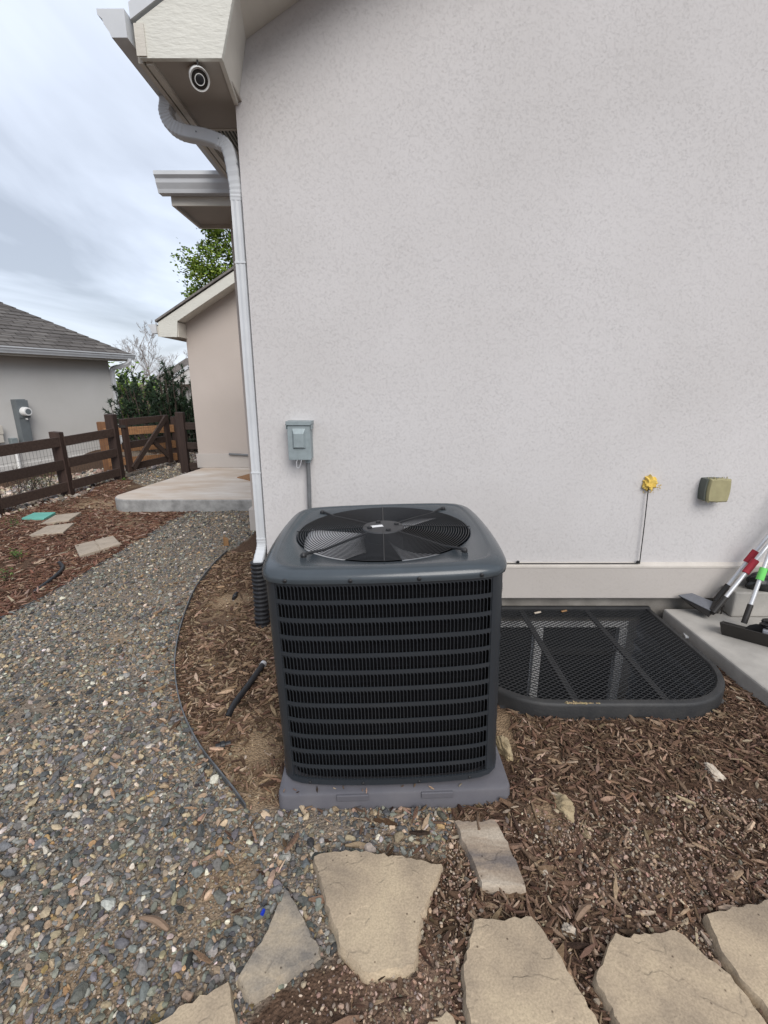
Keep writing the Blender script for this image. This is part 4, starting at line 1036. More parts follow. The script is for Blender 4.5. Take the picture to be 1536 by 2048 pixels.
for k, poly in STONE_W.items():
    lab, mm_ = LAB[k]
    zt = STONE_Z[k]; pp = irregular(poly); c = np.mean(np.array(pp), 0)
    def shrink(d): return [tuple(np.array(p) - (np.array(p) - c) / max(1e-6, np.linalg.norm(np.array(p) - c)) * (d + random.uniform(-0.3, 0.3) * d)) for p in pp]
    mb = MB(); n = len(pp)
    L = [(grow(pp, 0.005), -0.03), (grow(shrink(0.003), 0.004), zt - 0.020), (shrink(0.0035), zt - 0.007), (shrink(0.0065), zt)]
    vs = []
    for q, z in L: vs += [(x, y, z + random.uniform(-0.0015, 0.0015)) for x, y in q]
    fs = [(j * n + i, j * n + (i + 1) % n, (j + 1) * n + (i + 1) % n, (j + 1) * n + i) for j in range(3) for i in range(n)]
    vs2 = [(c[0] + (x - c[0]) * 0.55, c[1] + (y - c[1]) * 0.55, zt + random.uniform(-0.0006, 0.0012)) for x, y in L[3][0]]
    vs += vs2 + [(c[0], c[1], zt + 0.001)]
    fs += [(3 * n + i, 3 * n + (i + 1) % n, 4 * n + (i + 1) % n, 4 * n + i) for i in range(n)]
    fs += [(4 * n + i, 4 * n + (i + 1) % n, 5 * n) for i in range(n)]
    mb.add(vs, fs)
    tag(obj('flagstone', mb, mm_, smooth=True, loc=(c[0], c[1], 0)), lab, 'flagstone', 'flagstones on the ground')

# pavers in the mulch bed
PL = {'split': 'tan concrete paver scored in two halves on red mulch', 'mid': 'tan concrete paver next to another tan paver on mulch', 'back': 'tan concrete paver touching the teal paver corner', 'teal': 'teal painted square paver on the mulch by the fence'}
for k, q in PAVER_W.items():
    c = np.mean(np.array(q), 0)
    if k == 'teal':
        tag(obj('paver', MB().prism(q, (0, 0, -0.02), XA, YA, UZ, 0.055), 'paver_teal', bevel=0.004, loc=(*c, 0)), PL[k], 'paver', 'pavers in the mulch bed')
    else:
        t = thing('paver', PL[k], 'paver', (*c, 0), group='pavers in the mulch bed')
        a, b, d, e = [np.array(p) for p in q]
        for (s, u) in ((0, 0.485), (0.515, 1)):
            p1 = a + (b - a) * s; p2 = a + (b - a) * u; p3 = e + (d - e) * u; p4 = e + (d - e) * s
            obj('paver_half', MB().prism([p1, p2, p3, p4], (0, 0, -0.02), XA, YA, UZ, 0.055 + random.uniform(-.003, .003)), 'paver', t, bevel=0.005)
        obj('joint', MB().prism([a * 0.98 + c * 0.02, b * 0.98 + c * 0.02, d * 0.98 + c * 0.02, e * 0.98 + c * 0.02], (0, 0, -0.015), XA, YA, UZ, 0.042), 'paver', t)

# edging strips
def ribbon(path, th, z0, z1):
    mb = MB(); pts = [Vector((p[0], p[1], 0)) for p in path]; k = len(pts); vs = []; fs = []
    for i, p in enumerate(pts):
        t = (pts[min(i + 1, k - 1)] - pts[max(i - 1, 0)]).normalized(); w = Vector((-t.y, t.x, 0)) * th / 2
        vs += [(p.x + w.x, p.y + w.y, z0), (p.x + w.x, p.y + w.y, z1), (p.x - w.x, p.y - w.y, z1), (p.x - w.x, p.y - w.y, z0)]
    for i in range(k - 1):
        a, b = i * 4, i * 4 + 4
        for j in range(4): fs.append((a + j, b + j, b + (j + 1) % 4, a + (j + 1) % 4))
    fs += [(3, 2, 1, 0), tuple((k - 1) * 4 + j for j in range(4))]
    return mb.add(vs, fs)
ep = smooth_path(EDGE, 6)
tag(obj('lawn_edging', ribbon(ep, 0.006, -0.05, 0.034), 'edging', loc=EDGE[5]), 'curved steel edging strip between gravel path and bark mulch', 'edging')
lp = smooth_path([LEFT[i] for i in range(1, len(LEFT))], 6)
tag(obj('lawn_edging', ribbon(lp, 0.004, -0.05, 0.006), 'edging', loc=LEFT[4]), 'half buried steel edging along the red mulch bed', 'edging')

# hose stubs and small pieces on the ground
def on_ground(px, py, r): p = G(px, py); return Vector((p.x, p.y, gz1(p.x, p.y) + r))
hp_ = smooth_path([on_ground(455, 1437, 0.004), on_ground(472, 1412, 0.018), on_ground(495, 1383, 0.022), on_ground(515, 1355, 0.026), on_ground(529, 1336, 0.03)], 5)
hs = tag(obj('hose_stub', MB().tube(hp_, 0.0165, n=12), 'black_plastic', smooth=True, loc=hp_[0]), 'short black poly pipe with a metal clamp on bark mulch', 'pipe')
ROOT[hs.name] = Vector(hp_[0])
hdir = (hp_[-1] - hp_[-3]).normalized()
obj('clamp', MB().lathe([(0.0195, -0.024), (0.0195, -0.004), (0.013, -0.003), (0.013, 0.004)], hp_[-1], hdir, 16), 'steel', hs, smooth=True)
hq = smooth_path([on_ground(66, 1186, 0.002), on_ground(95, 1168, 0.014), on_ground(118, 1150, 0.02), on_ground(126, 1138, 0.022), on_ground(119, 1128, 0.016)], 5)
tag(obj('hose_stub', MB().tube(hq, [0.006] + [0.017] * (len(hq) - 1), n=12), 'black_plastic', smooth=True, loc=hq[0]), 'curved black pipe end sticking out of the red mulch', 'pipe')
wq = smooth_path([on_ground(384, 1232, .004), on_ground(383, 1250, .006), on_ground(392, 1268, .008), on_ground(415, 1280, .01), on_ground(440, 1284, .008), on_ground(452, 1297, .004)], 6)
tag(obj('wire_piece', MB().tube(wq, 0.004, n=6), 'rock_tan', smooth=True, loc=wq[0]), 'thin brown drip tube curling over bare dirt and mulch', 'tube')
for (a, b, lab) in (((432, 1501), (462, 1492), 'small black pipe fitting on mulch beside the edging strip'), ((467, 1201), (474, 1190), 'tiny black plastic plug on bare dirt')):
    p0, p1 = on_ground(*a, .012), on_ground(*b, .012)
    d = (p1 - p0); f_ = MB().tube([p0, p0 + d * .3, p0 + d * .34, p0 + d * .6, p0 + d * .64, p1], [.013, .013, .018, .018, .011, .011], n=12)
    tag(obj('pipe_fitting', f_, 'black_plastic', smooth=True, loc=p0), lab, 'pipe fitting')
sp_ = G(453, 1092)
stk = MB().box((sp_.x, sp_.y, 0.03), (0.05, 0.05, 0.14), rz=0.3); stk.v = [(x, y, z - (0.02 if (z > 0.05 and x > sp_.x) else 0)) for x, y, z in stk.v]
tag(obj('wood_stake', stk, 'stake', bevel=0.003, loc=sp_), 'short brown wooden stake in the gravel near the house corner', 'stake')
lt_ = [(1366, 1261), (1373, 1259), (1386, 1268), (1387, 1273), (1372, 1271)]
lw = [tuple(G(*p, 0.05)[:2]) for p in lt_]
tag(obj('plastic_scrap', MB().prism(lw, (0, 0, 0.03), XA, YA, UZ, 0.012), 'litter_white', bevel=0.002, loc=(*lw[0], 0.03)), 'white plastic scrap in the mulch beside the landing slab', 'litter')
b0 = on_ground(525, 1842, .022); b1 = on_ground(529, 1832, .022)
tag(obj('plastic_scrap', MB().tube([b0, b1], [.006, .0055], n=8), 'litter_blue', loc=b0), 'small bright blue plastic tube on grey gravel', 'litter')

def rock(name, px, py, sx, sy, sz, m, lab, seed, rz=0.0, sink=0.35):
    rs = random.Random(seed); bm = bmesh.new(); bmesh.ops.create_icosphere(bm, subdivisions=4, radius=1)
    cuts = [(Vector((rs.uniform(-1, 1), rs.uniform(-1, 1), rs.uniform(-.4, 1))).normalized(), rs.uniform(0.45, 0.8)) for _ in range(9)]
    p = G(px, py); c = Vector((p.x, p.y, gz1(p.x, p.y) + sz * (1 - 2 * sink) * .5)); rm = Matrix.Rotation(rz, 3, 'Z'); vs = []
    for v in bm.verts:
        q = v.co.copy()
        for nrm, d in cuts:
            e = q.dot(nrm) - d
            if e > 0: q -= nrm * e * 0.92
        w_ = q.normalized(); q *= 1 + .10 * math.sin(5.1 * w_.x + seed + 3 * w_.y) * math.sin(4.3 * w_.z - seed) + .07 * math.sin(11 * w_.y + 2 * seed + 6 * w_.x) + .05 * math.sin(17 * w_.z + 9 * w_.x + seed) + rs.uniform(-.035, .035)
        vs.append(c + rm @ Vector((q.x * sx, q.y * sy, q.z * sz)))
    bm.verts.ensure_lookup_table()
    f = [[v.index for v in q.verts] for q in bm.faces]; bm.free()
    return tag(obj(name, MB().add(vs, f), m, smooth=True, loc=c), lab, 'rock')
rock('rock', 1122, 1628, 0.045, 0.068, 0.05, 'rock_tan', 'lumpy yellow tan rock in bark mulch', 1, 0.5)
rock('rock', 1008, 1500, 0.05, 0.10, 0.055, 'rock_tan', 'brown rock leaning beside the air conditioner pad', 2, -0.2)
rock('rock', 1428, 1545, 0.035, 0.055, 0.03, 'rock_pale', 'pale flat stone chunk lying on dark bark mulch', 3, 0.2)
rock('rock', 1142, 1868, 0.030, 0.024, 0.03, 'rock_pale', 'pinkish cream stone between two tan flagstones', 4, 0.2)
rock('rock', 1093, 1750, 0.016, 0.020, 0.02, 'rock_pale', 'small whitish stone near the banded flagstone', 5)
rock('rock', 1172, 1671, 0.018, 0.020, 0.02, 'rock_tan', 'small tan stone beside the lumpy tan rock', 6)

# ------------------------------------------------------------------ yard tools on the landing slab
ZL = 0.096
def tool_handle(parent, a, b, r, grip, gm_, cut=1.0):
    a = Vector(a); b = Vector(b)
    h = obj('handle', MB().tube([a, b], r, n=12), 'steel', parent, smooth=True)
    g0, g1 = grip
    obj('grip', MB().tube([a.lerp(b, g0), a.lerp(b, g1)], r * 1.75, n=14), gm_, h, smooth=True)
    obj('socket', MB().tube([a.lerp(b, -0.01), a.lerp(b, 0.10)], r * 1.35, n=12), 'pan_dark', h, smooth=True)
    return h
def frac(a, b, px):    # fraction along segment a-b that projects to column px
    best = 0; bd = 1e9
    for i in range(201):
        q = Vector(a).lerp(Vector(b), i / 200); d = q.y * _cp - (q.z - CAM_Z) * _sp; x = 768 + FPX * q.x / d
        if abs(x - px) < bd: bd = abs(x - px); best = i / 200
    return best
# flat scoop pan with red grip
pA = [W(1357, 1190, 2.93), W(1384, 1186, 2.955), W(1430, 1205, 2.87), W(1421, 1221, 2.80)]
red_pan = thing('scoop_shovel', 'flat grey scoop shovel with red grip on silver handle', 'shovel', (pA[2].x, pA[2].y, ZL))
q = [p.copy() for p in pA]
vs = [tuple(p) for p in q] + [(q[0].x + .01, q[0].y, q[0].z - 0.012), (q[1].x, q[1].y, ZL + 0.03), (q[2].x, q[2].y, ZL + 0.02), (q[3].x - .005, q[3].y - .004, ZL + 0.022)]
obj('blade', MB().add(vs[:4] + [(x_, y_, z_ - 0.004) for x_, y_, z_ in vs[:4]], [(0, 1, 2, 3), (7, 6, 5, 4), (0, 4, 5, 1), (1, 5, 6, 2), (2, 6, 7, 3), (3, 7, 4, 0)]), 'pan_grey', red_pan)
obj('underside', MB().add([(x_, y_, z_ - 0.0045) for x_, y_, z_ in vs[:4]] + vs[4:], [(0, 1, 2, 3), (7, 6, 5, 4), (0, 4, 5, 1), (1, 5, 6, 2), (2, 6, 7, 3), (3, 7, 4, 0)]), 'pan_dark', red_pan)
a1 = W(1429, 1222, 2.79); b1 = W(1662, 935, 2.965)
obj('yoke', MB().span(q[2] + Vector((0.006, 0, -0.01)), q[3] + Vector((0.012, 0, -0.012)), 0.03, 0.045), 'pan_dark', red_pan, bevel=0.004)
tool_handle(red_pan, a1, b1, 0.0125, (frac(a1, b1, 1491), frac(a1, b1, 1511)), 'red')
red_rake = thing('scoop_rake', 'silver handled rake with red grip behind the flat scoop shovel', 'rake', (pA[2].x, pA[2].y + 0.08, ZL))
a2 = W(1432, 1199, 2.90); b2 = W(1690, 885, 2.955)
tool_handle(red_rake, a2, b2, 0.0125, (frac(a2, b2, 1493), frac(a2, b2, 1512)), 'red')
hd_ = MB().span(a2 + Vector((-0.05, 0.025, -0.035)), a2 + Vector((0.05, -0.02, -0.035)), 0.022, 0.02)
rk_ = obj('head', hd_, 'pan_dark', red_rake, bevel=0.003)
for i in range(6):
    c = (a2 + Vector((-0.05, 0.025, -0.035))).lerp(a2 + Vector((0.05, -0.02, -0.035)), (i + .5) / 6)
    obj('tine', MB().span(c, c + Vector((0.0, 0, -(a2.z - 0.036 - ZL))), 0.006, 0.006, up=(0, 1, 0)), 'pan_dark', rk_)
# deep black scoop bin with green grip
bin_t = thing('scoop_bin', 'deep black scoop bin with green grip on silver handle', 'scoop bin', (2.05, 2.35, ZL))
lt0 = G(1443, 1268, ZL + 0.002); rt0 = lt0 + Vector((0.33, -0.27, 0))
ux = (rt0 - lt0).normalized(); uy = Vector((-ux.y, ux.x, 0)); Lb = (rt0 - lt0).length; Db = 0.20
def BP(a, b, h): p = lt0 + ux * a + uy * b; return Vector((p.x, p.y, ZL + 0.002 + h))
def panel(p, th):
    p = [Vector(x) for x in p]; nn = (p[1] - p[0]).cross(p[2] - p[0]).normalized() * th
    m_ = len(p); return MB().add(p + [x + nn for x in p], [tuple(range(m_)), tuple(reversed(range(m_, 2 * m_)))] + [(i, i + m_, (i + 1) % m_ + m_, (i + 1) % m_) for i in range(m_)])
obj('wall', panel([BP(0, 0, 0), BP(Lb, 0, 0), BP(Lb + 0.02, -0.045, 0.095), BP(-0.02, -0.045, 0.095)], 0.004), 'pan_dark', bin_t)
obj('wall', panel([BP(0, Db * .55, 0), BP(0, 0, 0.0), BP(-0.02, -0.045, 0.095), BP(-0.005, Db * .25, 0.07)], -0.004), 'pan_dark', bin_t)
obj('wall', panel([BP(Lb, 0, 0), BP(Lb, Db * .55, 0), BP(Lb + 0.005, Db * .25, 0.07), BP(Lb + 0.02, -0.045, 0.095)], -0.004), 'pan_dark', bin_t)
obj('floor', panel([BP(0, 0, 0), BP(Lb, 0, 0), BP(Lb, Db, 0), BP(0, Db, 0)], 0.004), 'pan_dark', bin_t)
arc = [BP(0.10, 0.09, 0.01), BP(0.28, 0.09, 0.01)] + [BP(0.19 + 0.09 * math.cos(math.pi * i / 8), 0.09 + 0.02 * math.sin(math.pi * i / 8), 0.01 + 0.075 * math.sin(math.pi * i / 8)) for i in range(1, 8)]
obj('back_plate', panel(arc, 0.004), 'pan_dark', bin_t)
a3 = G(1489, 1243, ZL + 0.06); b3 = W(1612, 905, 2.965)
tool_handle(bin_t, a3, b3, 0.0125, (frac(a3, b3, 1519), frac(a3, b3, 1528)), 'green')
gr_t = thing('scoop_rake', 'grey tined rake with green grip resting in the black bin', 'rake', (2.22, 2.3, ZL + 0.05))
a4 = BP(0.26, 0.055, 0.075); b4 = W(1640, 915, 2.965)
tool_handle(gr_t, a4, b4, 0.0125, (0.30, 0.41), 'green')
h0, h1 = BP(0.19, 0.04, 0.075), BP(0.34, 0.04, 0.075)
gh = obj('head', MB().span(h0, h1, 0.03, 0.022), 'tine', gr_t, bevel=0.004)
for i in range(8):
    c = h0.lerp(h1, (i + .5) / 8); obj('tine', MB().span(c, c + Vector((-uy.x * .012, -uy.y * .012, -0.06)), 0.008, 0.006, up=(0, 1, 0)), 'tine', gh)
def bag_mesh(c, sx, sy, sz, seed):
    rs = random.Random(seed); bm = bmesh.new(); bmesh.ops.create_icosphere(bm, subdivisions=4, radius=1); vs = []
    ph = [rs.uniform(0, 6) for _ in range(6)]
    for v in bm.verts:
        d = v.co.normalized(); k = 1 + 0.07 * math.sin(6 * d.x + ph[0] + 3 * d.z) + 0.06 * math.sin(9 * d.z + ph[1] + 4 * d.y) + 0.05 * math.sin(13 * d.y + ph[2] + 7 * d.x)
        z_ = d.z * sz * k
        vs.append((c[0] + d.x * sx * k, c[1] + d.y * sy * k, max(c[2] + z_, c[2] - sz * 0.62)))
    f = [[v.index for v in q.verts] for q in bm.faces]; bm.free(); return MB().add(vs, f)
bc = Vector((2.57, 2.895, 0.277 + 0.048))
bg = bag_mesh(bc, 0.13, 0.055, 0.078, 5)
tag(obj('plastic_bag', bg, 'bag', smooth=True, loc=(bc.x, bc.y, 0.277)), 'crumpled black bag sitting on the concrete step', 'bag')
bc2 = BP(0.25, 0.10, 0.115)
bag2 = bag_mesh(bc2, 0.095, 0.05, 0.03, 9)
tag(obj('plastic_bag', bag2, 'bag', smooth=True, loc=bc2), 'black bag draped over the rake head in the bin', 'bag')

# ------------------------------------------------------------------ fence and gate
def wire_panel(a, b, z0, z1, parent):
    a = Vector(a); b = Vector(b); L = (b - a).length; mb = MB(); n = int(L / 0.055)
    for i in range(n + 1):
        p = a.lerp(b, i / n); mb.tube([(p.x, p.y, z0), (p.x, p.y, z1)], 0.0016, n=3, caps=False)
    z = z0
    while z <= z1:
        mb.tube([(a.x, a.y, z), (b.x, b.y, z)], 0.0016, n=3, caps=False); z += 0.10
    o = obj('wire_mesh', mb, 'wire', parent, recalc=False); o['kind'] = 'stuff'; return o
FP = [(-4.98, 4.45), (-4.87, 5.62), (-4.72, 6.78), (-4.56, 7.90)]
FH = [0.92, 0.93, 0.94, 1.12]
fence = thing('split_rail_fence', 'dark brown three rail wooden fence along the mulch bed', 'fence', (-4.75, 6.5, 0))
for i, (x, y) in enumerate(FP):
    pst = MB().box((x, y, FH[i] / 2 - 0.15), (0.135, 0.135, FH[i] + 0.3), rz=0.12 + random.uniform(-.05, .05))
    top_ = FH[i]; pst.v = [(px + (random.uniform(-.008, .008) if pz_ > .5 else 0) - (0.012 * pz_ if i == 2 else 0), py, pz_ + (random.uniform(-.012, .008) if pz_ > .5 else 0)) for px, py, pz_ in pst.v]
    obj('post', pst, 'fence_post', fence, bevel=0.006)
for i in range(3):
    a, b = Vector((*FP[i], 0)), Vector((*FP[i + 1], 0)); d = (b - a).normalized(); a = a + d * 0.04; b = b - d * 0.04
    off = Vector((0.045, -0.005, 0))
    for z in (0.805, 0.475, 0.145):
        dz0, dz1 = random.uniform(-.012, .012), random.uniform(-.012, .012) + (0.02 if i == 2 else 0)
        obj('rail', MB().span(a + off + Vector((0, 0, z + dz0)), b + off + Vector((0, 0, z + dz1)), 0.038, 0.135), 'fence', fence, bevel=0.004)
    wire_panel(a - Vector((0.02, 0, 0)), b - Vector((0.02, 0, 0)), 0.02, 0.84, fence)
sf = thing('fence_section', 'short dark rail fence section between gate post and house wall', 'fence', (-3.5, 8.6, 0))
obj('post', MB().box((-3.70, 8.60, 0.43), (0.14, 0.14, 1.36), rz=0.1), 'fence_post', sf, bevel=0.006)
for z in (0.86, 0.50, 0.12): obj('rail', MB().span((-3.64, 8.62, z), (-2.9, 8.66, z), 0.038, 0.13), 'fence', sf, bevel=0.004)
wire_panel((-3.64, 8.66, 0), (-2.9, 8.70, 0), 0.02, 0.88, sf)
# open gate
gate = thing('gate', 'open dark brown wooden gate with crossed diagonal braces', 'gate', (-4.5, 8.1, 0))
g0 = Vector((-4.50, 8.10, 0)); g1 = Vector((-4.22, 9.22, 0)); gd = (g1 - g0).normalized()
def GP(t, z, off=0.0): p = g0.lerp(g1, t); n_ = Vector((gd.y, -gd.x, 0)); return Vector((p.x + n_.x * off, p.y + n_.y * off, z))
for t in (0.04, 0.96): obj('stile', MB().span(GP(t, 0.10), GP(t, 1.02), 0.045, 0.12, up=gd), 'fence_post', gate, bevel=0.004)
for z in (0.96, 0.56, 0.17): obj('rail', MB().span(GP(0.0, z, -0.045), GP(1.0, z, -0.045), 0.038, 0.12), 'fence', gate, bevel=0.004)
obj('brace', MB().span(GP(0.06, 0.16, 0.042), GP(0.92, 0.98, 0.042), 0.036, 0.095), 'fence', gate, bevel=0.004)
obj('brace', MB().span(GP(0.62, 0.55, 0.0), GP(0.95, 0.20, 0.0), 0.036, 0.09), 'fence', gate, bevel=0.004)
wire_panel(GP(0, 0, -0.07), GP(1, 0, -0.07), 0.12, 0.98, gate)
obj('hinge', MB().box(GP(-0.02, 0.90, 0.02), (0.10, 0.02, 0.04), rz=0.6), 'pan_dark', gate)
# newer cedar fence behind it
cf = thing('cedar_fence', 'new orange cedar fence section behind the dark gate', 'fence', (-5.0, 9.1, 0))
c0 = Vector((-5.35, 8.95, 0)); c1 = Vector((-4.32, 9.75, 0))
obj('post', MB().box((c0.x, c0.y, 0.36), (0.15, 0.12, 1.10), rz=0.3), 'cedar_post', cf, bevel=0.005)
obj('post', MB().box((c1.x, c1.y, 0.40), (0.14, 0.12, 1.10), rz=0.3), 'fence_post', cf, bevel=0.005)
for z in (0.72, 0.40, 0.14): obj('rail', MB().span(c0 + Vector((.05, -.06, z)), c1 + Vector((0, -.07, z)), 0.038, 0.15), 'cedar', cf, bevel=0.004)
wire_panel(c0 + Vector((.05, -.03, 0)), c1 + Vector((0, -.03, 0)), 0.02, 0.86, cf)

# ------------------------------------------------------------------ neighbour's house
KN = 1.25
NA = Vector((-6.4 * KN, 7.66 * KN, 0)); NB = Vector((-7.0, 12.4, 0))
nd = (NB - NA).normalized(); nn_ = Vector((nd.y, -nd.x, 0))
NS = NB - nd * 12
NZ0, NZ1 = -0.40, 2.16
nh = thing('neighbor_house', 'grey stucco house with brown shingle roof beyond the fence', 'house', (NB.x - 3, NB.y - 3, -0.4))
def NW(s, o, z): p = NB - nd * s - nn_ * o; return Vector((p.x, p.y, z))
def slab4(p, h):   # vertical prism from 4 ground points
    return MB().add([(q.x, q.y, h[0]) for q in p] + [(q.x, q.y, h[1]) for q in p], [(3, 2, 1, 0), (4, 5, 6, 7), (0, 1, 5, 4), (1, 2, 6, 5), (2, 3, 7, 6), (3, 0, 4, 7)])
obj('wall', slab4([NW(0, 0, 0), NW(12, 0, 0), NW(12, 8, 0), NW(0, 8, 0)], (NZ0 + 0.12, NZ1 + 0.05)), 'stucco_neighbor', nh)
obj('plinth_band', slab4([NW(-.02, -.025, 0), NW(12, -.025, 0), NW(12, 0.01, 0), NW(-.02, 0.01, 0)], (NZ0 + 0.05, NZ0 + 0.34)), 'stucco_neighbor', nh, bevel=0.01)
obj('foundation', slab4([NW(0.03, 0.03, 0), NW(12, 0.03, 0), NW(12, 7.9, 0), NW(0.03, 7.9, 0)], (NZ0 - 0.5, NZ0 + 0.1)), 'concrete_found', nh)
OVN = 0.36
obj('soffit', slab4([NW(-OVN, -OVN, 0), NW(12, -OVN, 0), NW(12, 0.1, 0), NW(-OVN, 0.1, 0)], (NZ1, NZ1 + 0.02)), 'soffit', nh)
obj('fascia', slab4([NW(-OVN - .02, -OVN - .02, 0), NW(12, -OVN - .02, 0), NW(12, -OVN, 0), NW(-OVN - .02, -OVN, 0)], (NZ1 - 0.01, NZ1 + 0.16)), 'trim', nh)
SN = 0.60; RN = 4.4
def roof_mat_rows():
    m = bpy.data.materials.new('shingle_rows'); m.use_nodes = True; nt = m.node_tree; n = nt.nodes; l = nt.links; b = n['Principled BSDF']
    b.inputs['Roughness'].default_value = 0.95
    at = n.new('ShaderNodeUVMap')
    br = n.new('ShaderNodeTexBrick'); br.inputs['Scale'].default_value = 1.0; br.inputs['Brick Width'].default_value = 0.32; br.inputs['Row Height'].default_value = 0.14
    br.inputs['Mortar Size'].default_value = 0.012; br.inputs['Color1'].default_value = (0.095, 0.085, 0.078, 1); br.inputs['Color2'].default_value = (0.155, 0.142, 0.130, 1)
    br.inputs['Mortar'].default_value = (0.045, 0.038, 0.034, 1); br.inputs['Bias'].default_value = -0.1
    l.new(at.outputs[0], br.inputs['Vector'])
    nz = n.new('ShaderNodeTexNoise'); nz.inputs['Scale'].default_value = 2.2; nz.inputs['Detail'].default_value = 8; l.new(at.outputs[0], nz.inputs['Vector'])
    rp = n.new('ShaderNodeValToRGB'); rp.color_ramp.elements[0].color = (0.7, 0.7, 0.7, 1); rp.color_ramp.elements[1].color = (1.25, 1.25, 1.25, 1); l.new(nz.outputs['Fac'], rp.inputs[0])
    mm = n.new('ShaderNodeMix'); mm.data_type = 'RGBA'; mm.blend_type = 'MULTIPLY'; mm.inputs['Factor'].default_value = 1
    l.new(br.outputs['Color'], mm.inputs[6]); l.new(rp.outputs[0], mm.inputs[7]); l.new(mm.outputs[2], b.inputs['Base Color'])
    bp = n.new('ShaderNodeBump'); bp.inputs['Strength'].default_value = 0.8; bp.inputs['Distance'].default_value = 0.02
    l.new(br.outputs['Fac'], bp.inputs['Height']); bp.invert = True; l.new(bp.outputs[0], b.inputs['Normal'])
    return m
M['shingle_rows'] = roof_mat_rows()
# hip roof with overlapping courses: each course a thin strip stepped over the one below
hipm = MB(); uvq = []
z_e = NZ1 + 0.165
ncourse = 30; run = RN + OVN + 0.04
for i in range(ncourse):
    t0, t1 = run * i / ncourse, run * (i + 1.15) / ncourse
    lift = 0.014
    e0, e1 = -OVN - 0.04 + t0, -OVN - 0.04 + t1
    za, zb_ = z_e + SN * t0 + lift, z_e + SN * t1 - 0.004
    a, b, c, d = NW(e0, e0, za), NW(12, e0, za), NW(12, e1, zb_), NW(e1, e1, zb_)
    hipm.add([a, b, c, d, a - Vector((0, 0, lift)), b - Vector((0, 0, lift))], [(0, 1, 2, 3), (4, 5, 1, 0)])
    a2_, b2_, c2_, d2_ = NW(e0, e0, za), NW(e0, 8 - e0 if 8 - e0 > e0 else e0, za), NW(e1, 8 - e1 if 8 - e1 > e1 else e1, zb_), NW(e1, e1, zb_)
    hipm.add([a2_, d2_, c2_, b2_], [(0, 1, 2, 3)])
ro = obj('roof', hipm, 'shingle_rows', nh, recalc=False)
uvl = ro.data.uv_layers.new(name='UVMap')
off = ROOT[nh.name]
for lp_ in ro.data.loops:
    co = Vector(ro.data.vertices[lp_.vertex_index].co) + off
    uvl.data[lp_.index].uv = ((NB - co).dot(nd) + 20, (co.z - z_e) / SN * 1.12 + 5)
gutter(nh, NW(-OVN - 0.05, -OVN - 0.021, NZ1 + 0.035), nn_, -nd, 11.5)
dsn = smooth_path([NW(-OVN + .12, -OVN - .07, NZ1 + .05), NW(-OVN + .12, -OVN - .07, NZ1 - .04), NW(-OVN + .2, -OVN + .05, NZ1 - .12), NW(-.05, -.08, NZ1 - .18), NW(-.03, -.05, NZ1 - .3), NW(-.03, -.05, NZ1 - .6)], 5) + [NW(-.03, -.05, NZ0 + .15)]
obj('downspout', MB().tube(dsn, 1.0, prof=rect_prof(0.045, 0.045), up=tuple(nn_)), 'white_metal', nh)
# meter on its wall
def NP(px, py, o=0.0): return VP(px, py, NA + nn_ * o, NB + nn_ * o)
mt = thing('electric_meter', 'grey electric meter cabinet with round white meter on grey wall', 'electric meter', NP(45, 890, 0.05))
m0 = NP(30, 799, 0.16); m1 = NP(62, 885, 0.16); sL = (m1 - m0).dot(nd)
def wbox(px0, py0, px1, py1, o, th):
    a = NP(px0, py0, o + th); b = NP(px1, py1, o + th); s = abs((Vector((b.x, b.y, 0)) - Vector((a.x, a.y, 0))).dot(nd)); c = (a + b) / 2 - nn_ * th / 2
    return MB().box(c, (s, th, abs(a.z - b.z)), rz=math.atan2(nd.y, nd.x))
obj('cabinet', wbox(30, 799, 68, 885, 0.0, 0.15), 'meter_grey', mt, bevel=0.006)
obj('meter_door', wbox(32, 801, 62, 835, 0.15, 0.012), 'meter_grey', mt, bevel=0.004)
mc = NP(48, 823, 0.16)
mr_ = obj('meter', MB().lathe([(0.095, -0.01), (0.095, 0.07), (0.085, 0.12), (0.08, 0.13)], mc, nn_, 28), 'meter_white', mt, smooth=True)
obj('dial', MB().lathe([(0.058, 0.1305), (0.058, 0.134)], mc, nn_, 24), 'meter_grey', mr_)
obj('seal', MB().lathe([(0.02, 0), (0.02, 0.03)], NP(53, 838, 0.162), nn_, 12), M['litter_white'], mt)
ub = thing('utility_box', 'pale utility box at the edge of the grey neighbouring wall', 'utility box', NP(2, 870, 0.02))
obj('case', wbox(-22, 852, 10, 885, 0.0, 0.12), 'trim', ub, bevel=0.01)
obj('lid_panel', wbox(-20, 853, 8, 868, 0.121, 0.01), 'trim', ub, bevel=0.004)
jb = obj('junction_box', wbox(22, 877, 38, 890, 0.0, 0.1), 'box_grey', bevel=0.005, loc=NP(30, 885, 0.05))
tag(jb, 'small grey junction box below the meter cabinet', 'junction box')
p0 = NP(30, 890, 0.06); p1 = NP(48, 975, 0.06)
tag(obj('standpipe', MB().tube([(p0.x, p0.y, p0.z), (p0.x, p0.y, -0.45)], 0.035, n=10), 'meter_white', smooth=True, loc=(p0.x, p0.y, -0.4)), 'white vertical pipe under the small junction box', 'pipe')

